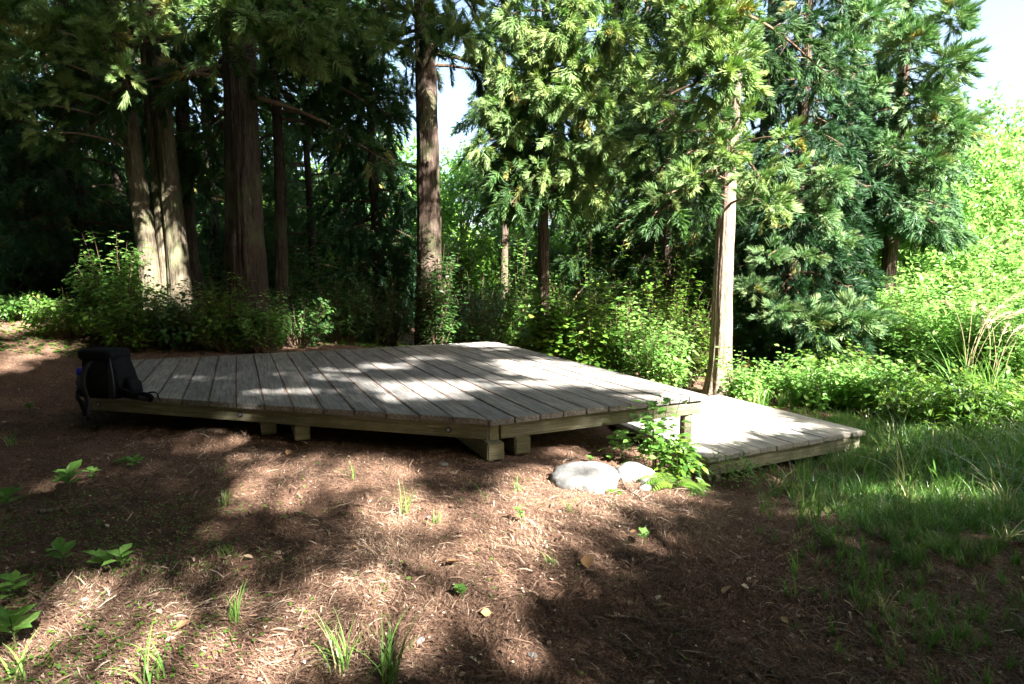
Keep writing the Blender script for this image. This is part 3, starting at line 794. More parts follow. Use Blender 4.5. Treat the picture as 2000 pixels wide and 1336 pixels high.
def shade_canopy():  # unseen cedars whose crowns are shaped to drop shade on chosen spots
    rng = np.random.default_rng(77)
    stems = [(5.5, -7.0), (8.5, -11.2), (2.0, -6.5), (6.0, -10.5), (15.0, -1.0), (-1.5, -7.5), (-4.4, -5.2), (10.5, -12.0), (-9.5, .5), (-10.5, 6.0), (-6.5, -8)]
    labs = ['tall cedar casting the dappled shade, behind the photographer on the right',
            'tall cedar behind the photographer, second from the clearing edge', 'tall cedar straight behind the photographer beside the path',
            'tall cedar in the rear row behind the photographer', 'tall cedar beyond the right edge of the grass strip',
            'tall cedar behind the photographer to the left rear', 'tall cedar left of the photographer at the clearing edge', 'tall cedar farthest behind on the right',
            'tall cedar beyond the left edge of the clearing, nearest it', 'tall cedar beyond the left end of the platform, outside the stand', 'tall cedar left of the path behind the photographer']
    K = 100000
    lx = rng.uniform(-13, 6.5, K); ly = rng.uniform(.6, 16.5, K)
    near = ly < 4.2
    ok = wants_shade(lx, ly) & (fbm(lx * 2.3 + 9, ly * 2.3, 3) < .63) & (near | (rng.random(K) < .6))
    lx, ly, near = lx[ok], ly[ok], near[ok]
    m = len(lx)
    z = rng.uniform(7.2, 10.5, m) + .15 * ly
    pos = np.stack([lx, ly, 0 * lx], -1) + SUN[None] * (z / SUN[2])[:, None]
    S0 = np.where(near, rng.uniform(.24, .4, m), rng.uniform(.4, .62, m))
    # rest of the stand outside the view, sprays added to block sky and sun
    K2 = 42000
    a2 = rng.uniform(math.radians(48), math.radians(312), K2); d2 = rng.uniform(6, 15, K2)
    S_all = 1
    q = np.stack([-1 + d2 * np.sin(a2), 1.5 + d2 * np.cos(a2), 1.2 + 13 * rng.random(K2)], -1)
    q2 = np.stack([rng.uniform(-9, 4, 9000), rng.uniform(-4, 5.5, 9000), rng.uniform(9.5, 13, 9000)], -1)
    tg = np.stack([rng.uniform(-6.5, -.8, 5000), np.full(5000, 10.6), rng.uniform(.6, 6.8, 5000)], -1)
    q3 = tg + SUN[None] * rng.uniform(7, 11, 5000)[:, None]
    q = np.concatenate([q, q2, q3])
    qx, qy = proj(q); inv_ = (qx > -300) & (qx < 2300) & (qy > -500) & (q[:, 1] > 0.3)
    t_ = q[:, 2] / SUN[2]; l2 = q - SUN[None] * t_[:, None]
    roi = (l2[:, 0] > -9) & (l2[:, 0] < 9) & (l2[:, 1] > .3) & (l2[:, 1] < 13)
    fine = ~roi | (wants_shade(l2[:, 0], l2[:, 1]) & (rng.random(len(q)) < .8))
    for ddx, ddy in ((.5, 0), (-.5, 0), (0, .5), (0, -.5)):
        near_ = ((l2[:, 1] > .8) & (l2[:, 1] < 4.6)) | in_low(l2[:, 0], l2[:, 1]) & (l2[:, 0] > -6) & (l2[:, 0] < 5)
        fine &= ~near_ | wants_shade(l2[:, 0] + ddx, l2[:, 1] + ddy)
    q = q[fine & ~inv_]
    for ddx, ddy in ((1, 0), (-1, 0), (0, 1), (0, -1)):
        kk = wants_shade(lx + ddx * S0 * np.where(near, .36, .55), ly + ddy * S0 * np.where(near, .36, .55)) | (rng.random(m) < .18)
        lx, ly, pos, S0, near = lx[kk], ly[kk], pos[kk], S0[kk], near[kk]; m = len(lx)
    pos = np.concatenate([pos, q]); S0 = np.concatenate([S0, rng.uniform(.8, 1.3, len(q))])
    # leave the sunny right-hand trees unshaded
    t9 = (9.0 - pos[:, 1]) / -SUN[1]; h9 = pos - SUN[None] * t9[:, None]
    hit = (h9[:, 0] > -.5) & (h9[:, 0] < 18) & (h9[:, 2] > .2) & (h9[:, 2] < 8) & (rng.random(len(pos)) < .97)
    t13 = (12.5 - pos[:, 1]) / -SUN[1]; h13 = pos - SUN[None] * t13[:, None]
    hit |= (h13[:, 0] > 1.5) & (h13[:, 2] > -1) & (h13[:, 2] < 7)
    pos = pos[~hit]; S0 = S0[~hit]
    st = np.array(stems)
    own = np.argmin(((pos[:, None, :2] - st[None]) ** 2).sum(-1), 1)
    for k, (sx, sy) in enumerate(stems):
        mm = own == k
        b = (sx, sy, T(sx, sy)); e = empty('cedar_tree', b); tag(e, labs[k], 'tree', 'tall cedars around the clearing behind the photographer')
        inv = Matrix.Translation(-Vector(b))
        pts = trunk_curve(np.array(b) - [0, 0, .2], np.array(b) + [.1, .1, 15], 24)
        a = Acc(); V, Fs = make_trunk(pts, .24, .06, .4, 20, .12, k * 3.1); a.add(V, Fs)
        a.build('trunk', M['bark'], e, smooth=True).matrix_parent_inverse = inv
        if not mm.any(): continue
        pp = pos[mm]; n = len(pp)
        acc = Acc(); wd2 = Acc(); pass
        out = pp - np.array([sx, sy, 0]); out[:, 2] = 0; out = norm(out)
        D = norm(out * .6 + .7 * rdir(rng, n) + [0, 0, -.1])
        S = S0[mm]
        foliage_sprays(acc, SP3, pp - D * .2 * S[:, None], D, np.array([[0, 0, 1.0]]) + .5 * rdir(rng, n), S, rng)
        for j in range(0, n, 90):
            p1 = pp[j]; p0 = np.array([sx, sy, max(5.5, p1[2] - .3 * np.linalg.norm(p1[:2] - [sx, sy]))])
            V, Fs = tube(bez(p0, (p0 + p1) / 2 + [0, 0, .2], p1, 7), np.linspace(.03, .008, 7), 5, cap=False); wd2.add(V, Fs)
        build2('crown', acc, wd2, [M['cedar'], M['twig']], e).matrix_parent_inverse = inv
shade_canopy()

# ------------------------------------------------------------------ main trees
def B(px, depth):
    x = PD(px, 540, depth)[0]; return (float(x), depth, T(x, depth))
grp = 'cedars of the stand behind the platform'
PI = math.pi
# three-stemmed tree at the left
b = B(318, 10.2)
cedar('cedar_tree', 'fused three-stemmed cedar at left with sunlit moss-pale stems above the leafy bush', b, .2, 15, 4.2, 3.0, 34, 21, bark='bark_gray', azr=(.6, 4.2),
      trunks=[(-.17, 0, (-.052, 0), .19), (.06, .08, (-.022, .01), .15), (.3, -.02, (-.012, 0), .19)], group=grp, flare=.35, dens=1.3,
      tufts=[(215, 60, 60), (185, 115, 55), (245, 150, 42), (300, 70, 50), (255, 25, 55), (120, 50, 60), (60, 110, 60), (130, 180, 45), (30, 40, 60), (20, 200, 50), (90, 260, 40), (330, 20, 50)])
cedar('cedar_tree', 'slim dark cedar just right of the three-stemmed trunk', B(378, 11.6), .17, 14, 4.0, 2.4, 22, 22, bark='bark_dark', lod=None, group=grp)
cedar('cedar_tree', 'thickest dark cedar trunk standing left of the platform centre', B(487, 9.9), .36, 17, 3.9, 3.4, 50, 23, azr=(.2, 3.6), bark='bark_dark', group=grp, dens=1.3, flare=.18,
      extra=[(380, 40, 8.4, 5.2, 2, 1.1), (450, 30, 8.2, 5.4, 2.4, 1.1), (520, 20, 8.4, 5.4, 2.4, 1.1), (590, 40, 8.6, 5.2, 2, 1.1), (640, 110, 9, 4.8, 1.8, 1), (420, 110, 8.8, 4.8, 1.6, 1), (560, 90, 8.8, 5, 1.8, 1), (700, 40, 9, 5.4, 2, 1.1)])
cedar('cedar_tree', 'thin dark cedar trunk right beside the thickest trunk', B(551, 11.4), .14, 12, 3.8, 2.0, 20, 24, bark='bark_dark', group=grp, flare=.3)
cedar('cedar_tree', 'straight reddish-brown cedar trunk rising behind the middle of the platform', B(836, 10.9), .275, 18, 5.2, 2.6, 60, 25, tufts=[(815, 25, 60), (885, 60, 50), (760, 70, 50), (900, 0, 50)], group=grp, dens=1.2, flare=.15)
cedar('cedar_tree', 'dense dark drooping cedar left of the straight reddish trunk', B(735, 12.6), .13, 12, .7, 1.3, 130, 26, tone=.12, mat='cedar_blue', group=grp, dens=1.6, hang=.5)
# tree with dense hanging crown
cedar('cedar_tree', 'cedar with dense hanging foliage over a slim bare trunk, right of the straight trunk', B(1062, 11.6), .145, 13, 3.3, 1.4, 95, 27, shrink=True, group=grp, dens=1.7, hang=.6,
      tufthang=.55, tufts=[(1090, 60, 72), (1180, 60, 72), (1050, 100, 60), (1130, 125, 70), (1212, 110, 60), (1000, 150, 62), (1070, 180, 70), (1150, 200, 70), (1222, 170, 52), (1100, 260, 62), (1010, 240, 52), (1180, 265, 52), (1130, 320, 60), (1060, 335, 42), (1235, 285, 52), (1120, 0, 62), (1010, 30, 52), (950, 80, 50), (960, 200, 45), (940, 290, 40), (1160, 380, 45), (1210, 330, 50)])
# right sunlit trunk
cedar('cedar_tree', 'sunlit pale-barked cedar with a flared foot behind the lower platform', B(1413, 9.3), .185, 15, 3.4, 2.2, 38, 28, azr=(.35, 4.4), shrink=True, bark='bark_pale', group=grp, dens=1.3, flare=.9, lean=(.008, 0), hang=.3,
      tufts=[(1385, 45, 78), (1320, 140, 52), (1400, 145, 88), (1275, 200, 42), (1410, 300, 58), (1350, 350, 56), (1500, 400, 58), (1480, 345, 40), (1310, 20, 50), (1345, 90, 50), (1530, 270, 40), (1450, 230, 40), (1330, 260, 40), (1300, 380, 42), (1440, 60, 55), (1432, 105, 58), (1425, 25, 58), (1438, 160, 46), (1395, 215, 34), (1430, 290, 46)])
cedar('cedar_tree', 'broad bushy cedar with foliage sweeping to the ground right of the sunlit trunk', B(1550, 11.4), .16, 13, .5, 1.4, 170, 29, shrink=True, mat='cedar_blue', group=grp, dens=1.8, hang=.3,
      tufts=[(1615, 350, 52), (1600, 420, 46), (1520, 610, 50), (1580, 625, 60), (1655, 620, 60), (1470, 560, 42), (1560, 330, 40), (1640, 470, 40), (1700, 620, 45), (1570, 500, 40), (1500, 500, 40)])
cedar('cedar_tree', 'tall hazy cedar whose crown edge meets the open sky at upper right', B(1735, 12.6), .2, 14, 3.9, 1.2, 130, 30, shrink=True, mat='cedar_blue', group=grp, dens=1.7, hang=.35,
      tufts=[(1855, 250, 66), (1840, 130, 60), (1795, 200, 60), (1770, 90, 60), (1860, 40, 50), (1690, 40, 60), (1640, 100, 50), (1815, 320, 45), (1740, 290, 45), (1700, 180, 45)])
cedar('cedar_tree', 'shaded cedar behind the sunlit pale trunk', B(1300, 13.4), .16, 13, .8, 2.0, 130, 31, shrink=True, tone=.12, mat='cedar', group=grp, dens=1.5, hang=.4)  # here and on the dark cedars below, low tone paints deep shade into foliage
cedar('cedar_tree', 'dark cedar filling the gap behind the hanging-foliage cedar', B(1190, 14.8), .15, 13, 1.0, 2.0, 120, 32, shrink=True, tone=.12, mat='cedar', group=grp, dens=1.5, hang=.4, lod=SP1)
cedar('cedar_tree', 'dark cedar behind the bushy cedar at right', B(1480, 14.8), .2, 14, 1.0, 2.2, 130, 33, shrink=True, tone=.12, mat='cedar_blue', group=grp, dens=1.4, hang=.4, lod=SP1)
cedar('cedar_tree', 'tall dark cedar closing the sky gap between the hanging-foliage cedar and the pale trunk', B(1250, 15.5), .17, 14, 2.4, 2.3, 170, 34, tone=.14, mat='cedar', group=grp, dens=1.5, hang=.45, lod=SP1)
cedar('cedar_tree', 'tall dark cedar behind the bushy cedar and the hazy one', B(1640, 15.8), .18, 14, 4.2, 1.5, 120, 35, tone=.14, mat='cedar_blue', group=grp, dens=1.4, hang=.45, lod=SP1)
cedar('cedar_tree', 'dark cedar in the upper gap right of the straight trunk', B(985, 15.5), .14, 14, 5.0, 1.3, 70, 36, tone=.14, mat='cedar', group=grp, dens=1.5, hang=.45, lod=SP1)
# left background stand
LB = [(165, 12.6, .19, 'leaning dark cedar trunk left of the leafy sunlit bush'), (122, 14.5, .07, 'pole-thin cedar between two dark trunks at far left'), (40, 13.2, .16, 'dark cedar trunk nearest the left edge of the clearing'),
      (240, 15.5, .15, 'cedar trunk in deep shade behind the three-stemmed tree, on its left'), (420, 15, .16, 'cedar in deep shade between the slim cedar and the thickest trunk'),
      (610, 14.5, .12, 'cedar in deep shade just left of the dense drooping cedar'), (-60, 11.5, .22, 'big dark cedar beyond the left end of the platform'),
      (80, 18, .2, 'cedar far back at left, first of the hindmost row'), (300, 19, .2, 'cedar far back behind the three-stemmed tree'), (500, 19, .2, 'cedar far back behind the thickest trunk'),
      (660, 17.5, .18, 'cedar far back behind the dense drooping cedar'), (190, 22, .2, 'hindmost cedar at far left'), (-150, 16, .2, 'cedar far back beyond the left edge')]
for k, (px_, dp, r_, lb) in enumerate(LB):
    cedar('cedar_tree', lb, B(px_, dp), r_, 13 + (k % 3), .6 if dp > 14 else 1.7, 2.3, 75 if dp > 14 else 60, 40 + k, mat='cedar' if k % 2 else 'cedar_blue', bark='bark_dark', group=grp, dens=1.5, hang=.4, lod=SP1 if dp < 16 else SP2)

# ------------------------------------------------------------------ bushes behind and beside the platforms
ug = 'bushes along the clearing edge'
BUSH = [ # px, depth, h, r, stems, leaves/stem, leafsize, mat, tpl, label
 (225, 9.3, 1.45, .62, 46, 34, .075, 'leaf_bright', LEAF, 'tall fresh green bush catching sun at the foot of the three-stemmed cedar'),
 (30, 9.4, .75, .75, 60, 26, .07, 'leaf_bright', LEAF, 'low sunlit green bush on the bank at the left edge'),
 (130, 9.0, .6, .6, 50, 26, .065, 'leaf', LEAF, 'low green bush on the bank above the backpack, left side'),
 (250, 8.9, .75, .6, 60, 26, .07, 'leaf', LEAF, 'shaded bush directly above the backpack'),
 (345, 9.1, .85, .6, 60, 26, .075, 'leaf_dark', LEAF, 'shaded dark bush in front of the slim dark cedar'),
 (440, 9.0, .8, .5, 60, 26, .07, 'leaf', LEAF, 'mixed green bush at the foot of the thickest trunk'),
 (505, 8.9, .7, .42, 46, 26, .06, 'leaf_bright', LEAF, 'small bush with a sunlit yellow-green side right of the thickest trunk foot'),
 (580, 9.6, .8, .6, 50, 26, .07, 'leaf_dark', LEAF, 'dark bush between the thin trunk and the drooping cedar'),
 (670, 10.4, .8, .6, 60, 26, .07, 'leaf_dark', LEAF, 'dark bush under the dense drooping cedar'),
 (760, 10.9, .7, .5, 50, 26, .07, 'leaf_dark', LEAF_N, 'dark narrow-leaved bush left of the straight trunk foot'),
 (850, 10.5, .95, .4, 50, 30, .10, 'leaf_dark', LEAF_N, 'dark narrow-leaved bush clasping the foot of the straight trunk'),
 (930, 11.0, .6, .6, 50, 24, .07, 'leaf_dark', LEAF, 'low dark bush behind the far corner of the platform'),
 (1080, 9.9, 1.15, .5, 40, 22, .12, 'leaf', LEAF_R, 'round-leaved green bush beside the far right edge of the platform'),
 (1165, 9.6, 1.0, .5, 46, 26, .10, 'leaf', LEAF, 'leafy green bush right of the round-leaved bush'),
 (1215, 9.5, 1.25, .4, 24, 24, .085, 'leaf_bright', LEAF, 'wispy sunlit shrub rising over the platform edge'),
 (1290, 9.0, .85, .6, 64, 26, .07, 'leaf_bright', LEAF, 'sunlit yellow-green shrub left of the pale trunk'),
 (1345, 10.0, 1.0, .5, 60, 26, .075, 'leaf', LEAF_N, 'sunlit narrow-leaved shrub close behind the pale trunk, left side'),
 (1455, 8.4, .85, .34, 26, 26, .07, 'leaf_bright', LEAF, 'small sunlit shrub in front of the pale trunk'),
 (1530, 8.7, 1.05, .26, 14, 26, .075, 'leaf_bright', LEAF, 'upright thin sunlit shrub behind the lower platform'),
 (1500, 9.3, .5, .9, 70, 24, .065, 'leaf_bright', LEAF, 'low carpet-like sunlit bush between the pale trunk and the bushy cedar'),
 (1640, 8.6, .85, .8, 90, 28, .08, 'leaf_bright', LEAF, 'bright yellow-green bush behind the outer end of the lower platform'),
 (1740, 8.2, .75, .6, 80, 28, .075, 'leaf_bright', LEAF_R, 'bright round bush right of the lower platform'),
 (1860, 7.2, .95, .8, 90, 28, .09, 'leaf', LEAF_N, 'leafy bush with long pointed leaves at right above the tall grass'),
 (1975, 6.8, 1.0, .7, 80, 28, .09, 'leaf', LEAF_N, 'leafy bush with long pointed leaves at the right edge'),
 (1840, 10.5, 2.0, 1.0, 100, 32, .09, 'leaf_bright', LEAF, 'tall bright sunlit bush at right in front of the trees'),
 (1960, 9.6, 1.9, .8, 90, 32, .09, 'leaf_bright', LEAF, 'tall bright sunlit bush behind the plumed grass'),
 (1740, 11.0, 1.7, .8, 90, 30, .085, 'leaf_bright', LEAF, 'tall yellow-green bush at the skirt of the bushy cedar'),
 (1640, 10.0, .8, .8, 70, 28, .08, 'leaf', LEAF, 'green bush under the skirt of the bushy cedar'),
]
TOPS = [465, 575, 575, 560, 560, 545, 575, 560, 530, 550, 480, 545, 560, 575, 555, 615, 590, 675, 690, 720, 700, 705, 725, 745, 585, 520, 545, 670]
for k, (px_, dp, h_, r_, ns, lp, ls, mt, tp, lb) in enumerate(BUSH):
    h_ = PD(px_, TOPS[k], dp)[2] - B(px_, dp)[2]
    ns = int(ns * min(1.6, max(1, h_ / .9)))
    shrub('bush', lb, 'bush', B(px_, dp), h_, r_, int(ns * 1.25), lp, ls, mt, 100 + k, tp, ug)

for k, (px_, dp, tpy, r_, mt, lb) in enumerate([(-30, 13, 480, 1.0, 'leaf', 'big bush deep in the stand at the far left edge'), (70, 15, 500, 1.1, 'leaf_dark', 'dark bush deep in the stand, second from the left edge'), (175, 14.5, 510, 1.0, 'leaf', 'green bush deep in the stand left of the three-stemmed cedar'),
        (430, 13.5, 500, .9, 'leaf_dark', 'dark bush deep in the stand left of the thickest trunk'), (600, 13.6, 470, 1.0, 'leaf', 'green bush in the gap between the thin trunk and the drooping cedar'), (700, 15.5, 440, 1.2, 'leaf', 'green bush behind the dense drooping cedar'),
        (960, 12.8, 540, .7, 'leaf', 'bush with lit leaves in the gap under the hanging foliage'), (1010, 14.5, 500, 1.0, 'leaf_bright', 'bright bush farther back in the gap under the hanging foliage'), (1150, 12.6, 480, 1.0, 'leaf', 'green bush behind the round-leaved bush'), (1290, 11.8, 500, 1.0, 'leaf', 'green bush behind the wispy sunlit shrub')]):
    bb = B(px_, dp); shrub('bush', lb, 'bush', bb, PD(px_, tpy, dp)[2] - bb[2], r_, 90, 34, .085, mt, 160 + k, LEAF, 'bushes deep in the stand')

def broadtree(label, bpos, h, r, seed, mat='leaf_bright', n=8000, ls=.13, z0=.15, tpl=LEAF_Q, trunk_r=.12, cat='tree', name='broadleaf_tree', group=None, lumps=26):
    rng = np.random.default_rng(seed); b = np.array(bpos, float)
    e = empty(name, b); tag(e, label, cat, group)
    inv = Matrix.Translation(-Vector(b))
    wood = Acc(); fol = Acc(); tr = Acc()
    pts = trunk_curve(b - [0, 0, .2], b + [rng.normal(0, .3), rng.normal(0, .3), h * .85], 12)
    V, Fs = make_trunk(pts, trunk_r, .03, .3, 14, .1, seed); tr.add(V, Fs)
    az = rng.uniform(0, 2 * np.pi, lumps); zz = h * (z0 + (1 - z0) * rng.random(lumps)); prof = np.sqrt(np.clip(1 - ((zz / h - .5) / .58) ** 2, .05, 1))
    rr = r * prof * np.sqrt(rng.random(lumps))
    C = b + np.stack([rr * np.cos(az), rr * np.sin(az), zz], -1)
    sz = r * rng.uniform(.2, .36, lumps)
    for k in range(lumps):
        p0 = b + [0, 0, max(.3, zz[k] * .6)]
        V, Fs = tube(bez(p0, (p0 + C[k]) / 2 + [0, 0, .15], C[k], 6), np.linspace(.03, .008, 6), 4, cap=False); wood.add(V, Fs)
    # twigs with rows of leaves inside each lump
    K = n; li = rng.integers(0, lumps, K // 10)
    tw0 = C[li] + rdir(rng, len(li)) * (sz[li] * rng.random(len(li)) ** .5)[:, None] * [1, 1, .7]
    tdir = norm(norm(tw0 - C[li]) + .8 * rdir(rng, len(li)) + [0, 0, .1]); tl = ls * 4
    ti = np.repeat(np.arange(len(li)), 10); tt = np.tile(np.linspace(.1, 1, 10), len(li)) * tl
    pos = tw0[ti] + tdir[ti] * tt[:, None]
    sd = rdir(rng, len(pos)); lat = norm(sd - (sd * tdir[ti]).sum(-1, keepdims=True) * tdir[ti])
    D = norm(lat + tdir[ti] * .5 + [0, 0, -.2])
    V, Fq, idx = scatter(tpl, pos, D, np.array([[0, 0, 1.0]]) + .6 * rdir(rng, len(pos)), ls * rng.uniform(.6, 1.25, len(pos)))
    rv = np.clip(rng.normal(.45, .2, len(li))[ti] + rng.normal(0, .1, len(pos)), 0, 1)
    fol.add(V, Fq, rv[idx])
    tr.build('trunk', M['bark'], e, smooth=True).matrix_parent_inverse = inv
    build2('crown', fol, wood, [M[mat], M['twig']], e).matrix_parent_inverse = inv
    return e
bg = 'broadleaf trees beyond the clearing'
BT = [ # px, depth, top py, radius, mat, n, label
 (1880, 15, 300, 2.3, 'leaf_bright', 16000, 'airy broadleaf tree against the sky at right'),
 (2040, 13, 420, 2.2, 'leaf_bright', 14000, 'bright broadleaf tree cut by the right edge'),
 (1985, 19, 200, 2.2, 'leaf_bright', 12000, 'hazy thin broadleaf tree behind at the right edge'),
 (1760, 16, 330, 2.0, 'leaf_bright', 14000, 'sunlit broadleaf tree right behind the tall hazy cedar'),
 (1900, 12, 520, 1.6, 'leaf_bright', 14000, 'rounded bright tree low at right in front of the airy one'),
 (905, 20, 330, 2.6, 'leaf_bright', 16000, 'bright yellow-green tree seen through the gap right of the straight trunk'),
 (780, 22, 300, 2.4, 'leaf_bright', 14000, 'bright green tree glimpsed left of the straight trunk'),
 (1010, 18, 480, 2.2, 'leaf', 14000, 'leafy tree low in the gap under the hanging foliage'),
 (650, 22, 420, 2.6, 'leaf', 12000, 'sunlit tree glimpsed left of the drooping cedar'),
 (560, 24, 380, 2.6, 'leaf', 10000, 'tree glimpsed between the thin trunk and the drooping cedar'),
 (1800, 13.6, 395, 1.25, 'leaf_bright', 12000, 'bright leafy tree filling the space under the hazy cedar'),
 (1700, 14.5, 430, 1.1, 'leaf_bright', 9000, 'bright leafy tree at the edge of the bushy cedar'),
 (905, 14.5, 455, .7, 'leaf', 5000, 'small shaded tree just behind the straight trunk'),
 (1150, 19, 430, 2.4, 'leaf', 12000, 'sunlit tree behind the slim bare trunk'),
 (1350, 20, 300, 3.0, 'leaf', 12000, 'tree far behind the pale trunk'),
 (1600, 20, 260, 3.0, 'leaf', 12000, 'tree far behind the bushy cedar'),
]
for k, (px_, dp, tpy, r_, mt, n_, lb) in enumerate(BT):
    bb = B(px_, dp); top = PD(px_, tpy, dp)[2]
    broadtree(lb, bb, top - bb[2], r_, 200 + k, mt, n_, .13 if dp < 17 else .17, group=bg, lumps=30)

# far-off wood on the slopes beyond: one uncountable mass
def far_wood():
    rng = np.random.default_rng(9)
    K = 60000
    ang = rng.uniform(-1.15, 1.15, K) * 1.0; dist = rng.uniform(30, 46, K)
    x = np.sin(ang) * dist; y = np.cos(ang) * dist
    hmax = 1.5 + 6.5 * fbm(ang * 4 + 40, dist * .1, 3) + np.where(ang < -.1, 2.0, 0) + ss(.35, .8, ang) * 2.5
    gz = terrain(x, y, False)
    z = gz + rng.random(K) ** .6 * (hmax - gz)
    pos = np.stack([x, y, z], -1); cl = np.round(pos / 1.6) * 1.6
    pos = cl + (pos - cl) * .6 + rng.normal(0, .28, (K, 3))
    V, Fq, idx = scatter(LEAF_Q, pos, rdir(rng, K), np.array([[0, 0, 1.0]]) + .8 * rdir(rng, K), rng.uniform(.3, .62, K))
    rv = np.clip(rng.normal(.45, .25, K), 0, 1)
    o = mesh_np('far_woodland', V, Fq, M['leaf'], None, rv[idx])
    tag(o, 'distant sunlit woodland on the slope beyond the cedars', 'woodland', kind='stuff')
far_wood()

# ------------------------------------------------------------------ grass
def blade_tpl(seed, n=12, h=.3, wth=.0095, lean=.5, rad=.03, segs=4):
    r = np.random.default_rng(seed); Vs = []; Fs = []; off = 0
    for k in range(n):
        az = r.uniform(0, 2 * np.pi); l = h * r.uniform(.55, 1.1); ln = lean * r.uniform(.2, 1.3)
        t = np.linspace(0, 1, segs + 1)
        out = l * ln * t ** 1.8; z = l * (t - .55 * ln * t ** 2.4 * .9)
        b = r.uniform(-rad, rad, 2)
        c = np.stack([b[0] + out * math.cos(az), b[1] + out * math.sin(az), z], -1)
        s = np.array([-math.sin(az), math.cos(az), 0]); wv = wth / 2 * np.interp(t, [0, .4, 1], [.8, 1, .12])
        Vs.append(np.stack([c + s * wv[:, None], c - s * wv[:, None]], 1).reshape(-1, 3))
        for q in range(segs): Fs.append([off + q * 2, off + q * 2 + 1, off + q * 2 + 3, off + q * 2 + 2])
        off += 2 * (segs + 1)
    V = np.concatenate(Vs); return V[:, [2, 0, 1]], np.array(Fs)   # template grows along +X
GR = [blade_tpl(s, 12) for s in (1, 2, 3, 4)]
GRL = [blade_tpl(s, 12, .55, .012, 1.0, .05, 5) for s in (5, 6, 7)]
def grass_field(name, label, pts, size, tpls, seed, mat='grassy'):
    rng = np.random.default_rng(seed); a = Acc()
    pick = rng.integers(0, len(tpls), len(pts))
    for k, tp in enumerate(tpls):
        m = pick == k
        if not m.any(): continue
        n = m.sum(); az = rng.uniform(0, 2 * np.pi, n)
        D = norm(np.array([[0, 0, 1.0]]) + .25 * rdir(rng, n)); N = np.stack([np.cos(az), np.sin(az), 0 * az], -1)
        V, Fq, idx = scatter(tp, pts[m], D, N, size[m]); rv = np.clip(rng.normal(.5, .27, n), 0, 1)
        a.add(V, Fq, np.clip(rv[idx] + rng.normal(0, .03, len(idx)), 0, 1))
    o = a.build(name, M[mat]); tag(o, label, 'grass', kind='stuff'); return o
rng = np.random.default_rng(303)
def field_pts(n, dens, xr, yr):
    x = rng.uniform(*xr, n); y = rng.uniform(*yr, n)
    ok = (rng.random(n) < dens(x, y)) & ~in_low(x, y) & ~in_deck(x, y)
    x, y = x[ok], y[ok]; return np.stack([x, y, terrain(x, y) - .01], -1)
def right_mask(x, y):
    z = terrain(x, y, False); px, py = proj(np.stack([x, y, z], -1))
    edge = 1560 + (py - 930) * .12
    return ss(-130, 260, px - edge) * (1 - .62 * ss(1000, 1280, py))
g1 = field_pts(21000, lambda x, y: right_mask(x, y) * (.35 + .65 * (fbm(x * 3, y * 3) > .42)), (1.2, 7.5), (1.6, 7.6))
grass_field('grass', 'short shaded green grass spreading at right below the lower platform', g1, rng.uniform(.3, .75, len(g1)) * (.65 + .5 * ss(2.5, 5, g1[:, 1])), GR, 1)
tp_ = field_pts(1400, lambda x, y: ss(1680, 1900, proj(np.stack([x, y, terrain(x, y, False)], -1))[0]) * (y < 6.3) * ss(1020, 930, proj(np.stack([x, y, terrain(x, y, False)], -1))[1]), (3, 7.5), (4.4, 7.4))
grass_field('tall_grass', 'long arching grass blades beside the outer end of the lower platform', tp_, rng.uniform(.6, 1.15, len(tp_)), GRL, 2)
g5 = field_pts(3000, lambda x, y: .16 * right_mask(x, y) * (fbm(x * 2 + 9, y * 2) > .47), (1.4, 7.5), (2.0, 6.6))
grass_field('bent_grass', 'loose longer grass blades arching over the shaded short grass', g5, rng.uniform(.35, .75, len(g5)), GRL, 7)
g3 = field_pts(9000, lambda x, y: .5 * ss(8.0, 8.8, y) * (x > 2.0) * ss(1380, 1480, proj(np.stack([x, y, terrain(x, y, False)], -1))[0]), (2, 12), (7, 12))
g3 = g3[:2600]
grass_field('meadow_grass', 'sunlit grass growing between the bushes at right', g3, rng.uniform(.5, 1.3, len(g3)), GR, 3)
# sparse tiny blades across the litter
g4 = field_pts(2600, lambda x, y: .22 * (fbm(x * 1.7 + 5, y * 1.7) > .5) * ss(7, 4, y), (-5, 4), (1.6, 6.5))
grass_field('grass_sprigs', 'scattered tiny grass sprigs poking through the needle litter', g4, rng.uniform(.12, .3, len(g4)), [blade_tpl(s, 5, .3, .010, .8) for s in (31, 32)], 4)

# ground cover of small round leaves
def cover(name, label, n, dens, xr, yr, ls, seed):
    r = np.random.default_rng(seed)
    x = r.uniform(*xr, n); y = r.uniform(*yr, n); ok = (r.random(n) < dens(x, y)) & ~in_deck(x, y) & ~in_low(x, y); x, y = x[ok], y[ok]; n = len(x)
    pos = np.stack([x, y, terrain(x, y) + r.uniform(.008, .035, n)], -1)
    D = rdir(r, n); D[:, 2] *= .25
    V, Fq, idx = scatter(LEAF_R if ls > .03 else LEAF_Q, pos, norm(D), np.array([[0, 0, 1.0]]) + .3 * rdir(r, n), ls * r.uniform(.5, 1.2, n))
    rv = np.clip(r.normal(.4, .2, n), 0, 1); o = mesh_np(name, V, Fq, M['leaf'], None, rv[idx]); tag(o, label, 'ground cover', kind='stuff')
def lm(x, y):
    px, py = proj(np.stack([x, y, 0 * x], -1)); return ss(700, 250, px) * ss(930, 1020, py) * (.12 + .88 * (fbm(x * 3.1, y * 3.1) > .47)) + .04 * (fbm(x * 2, y * 2 + 7) > .5)
cover('ground_cover', 'tiny green creeping leaves over the litter in the left foreground', 30000, lm, (-4.5, 2.5), (1.7, 4.6), .022, 5)
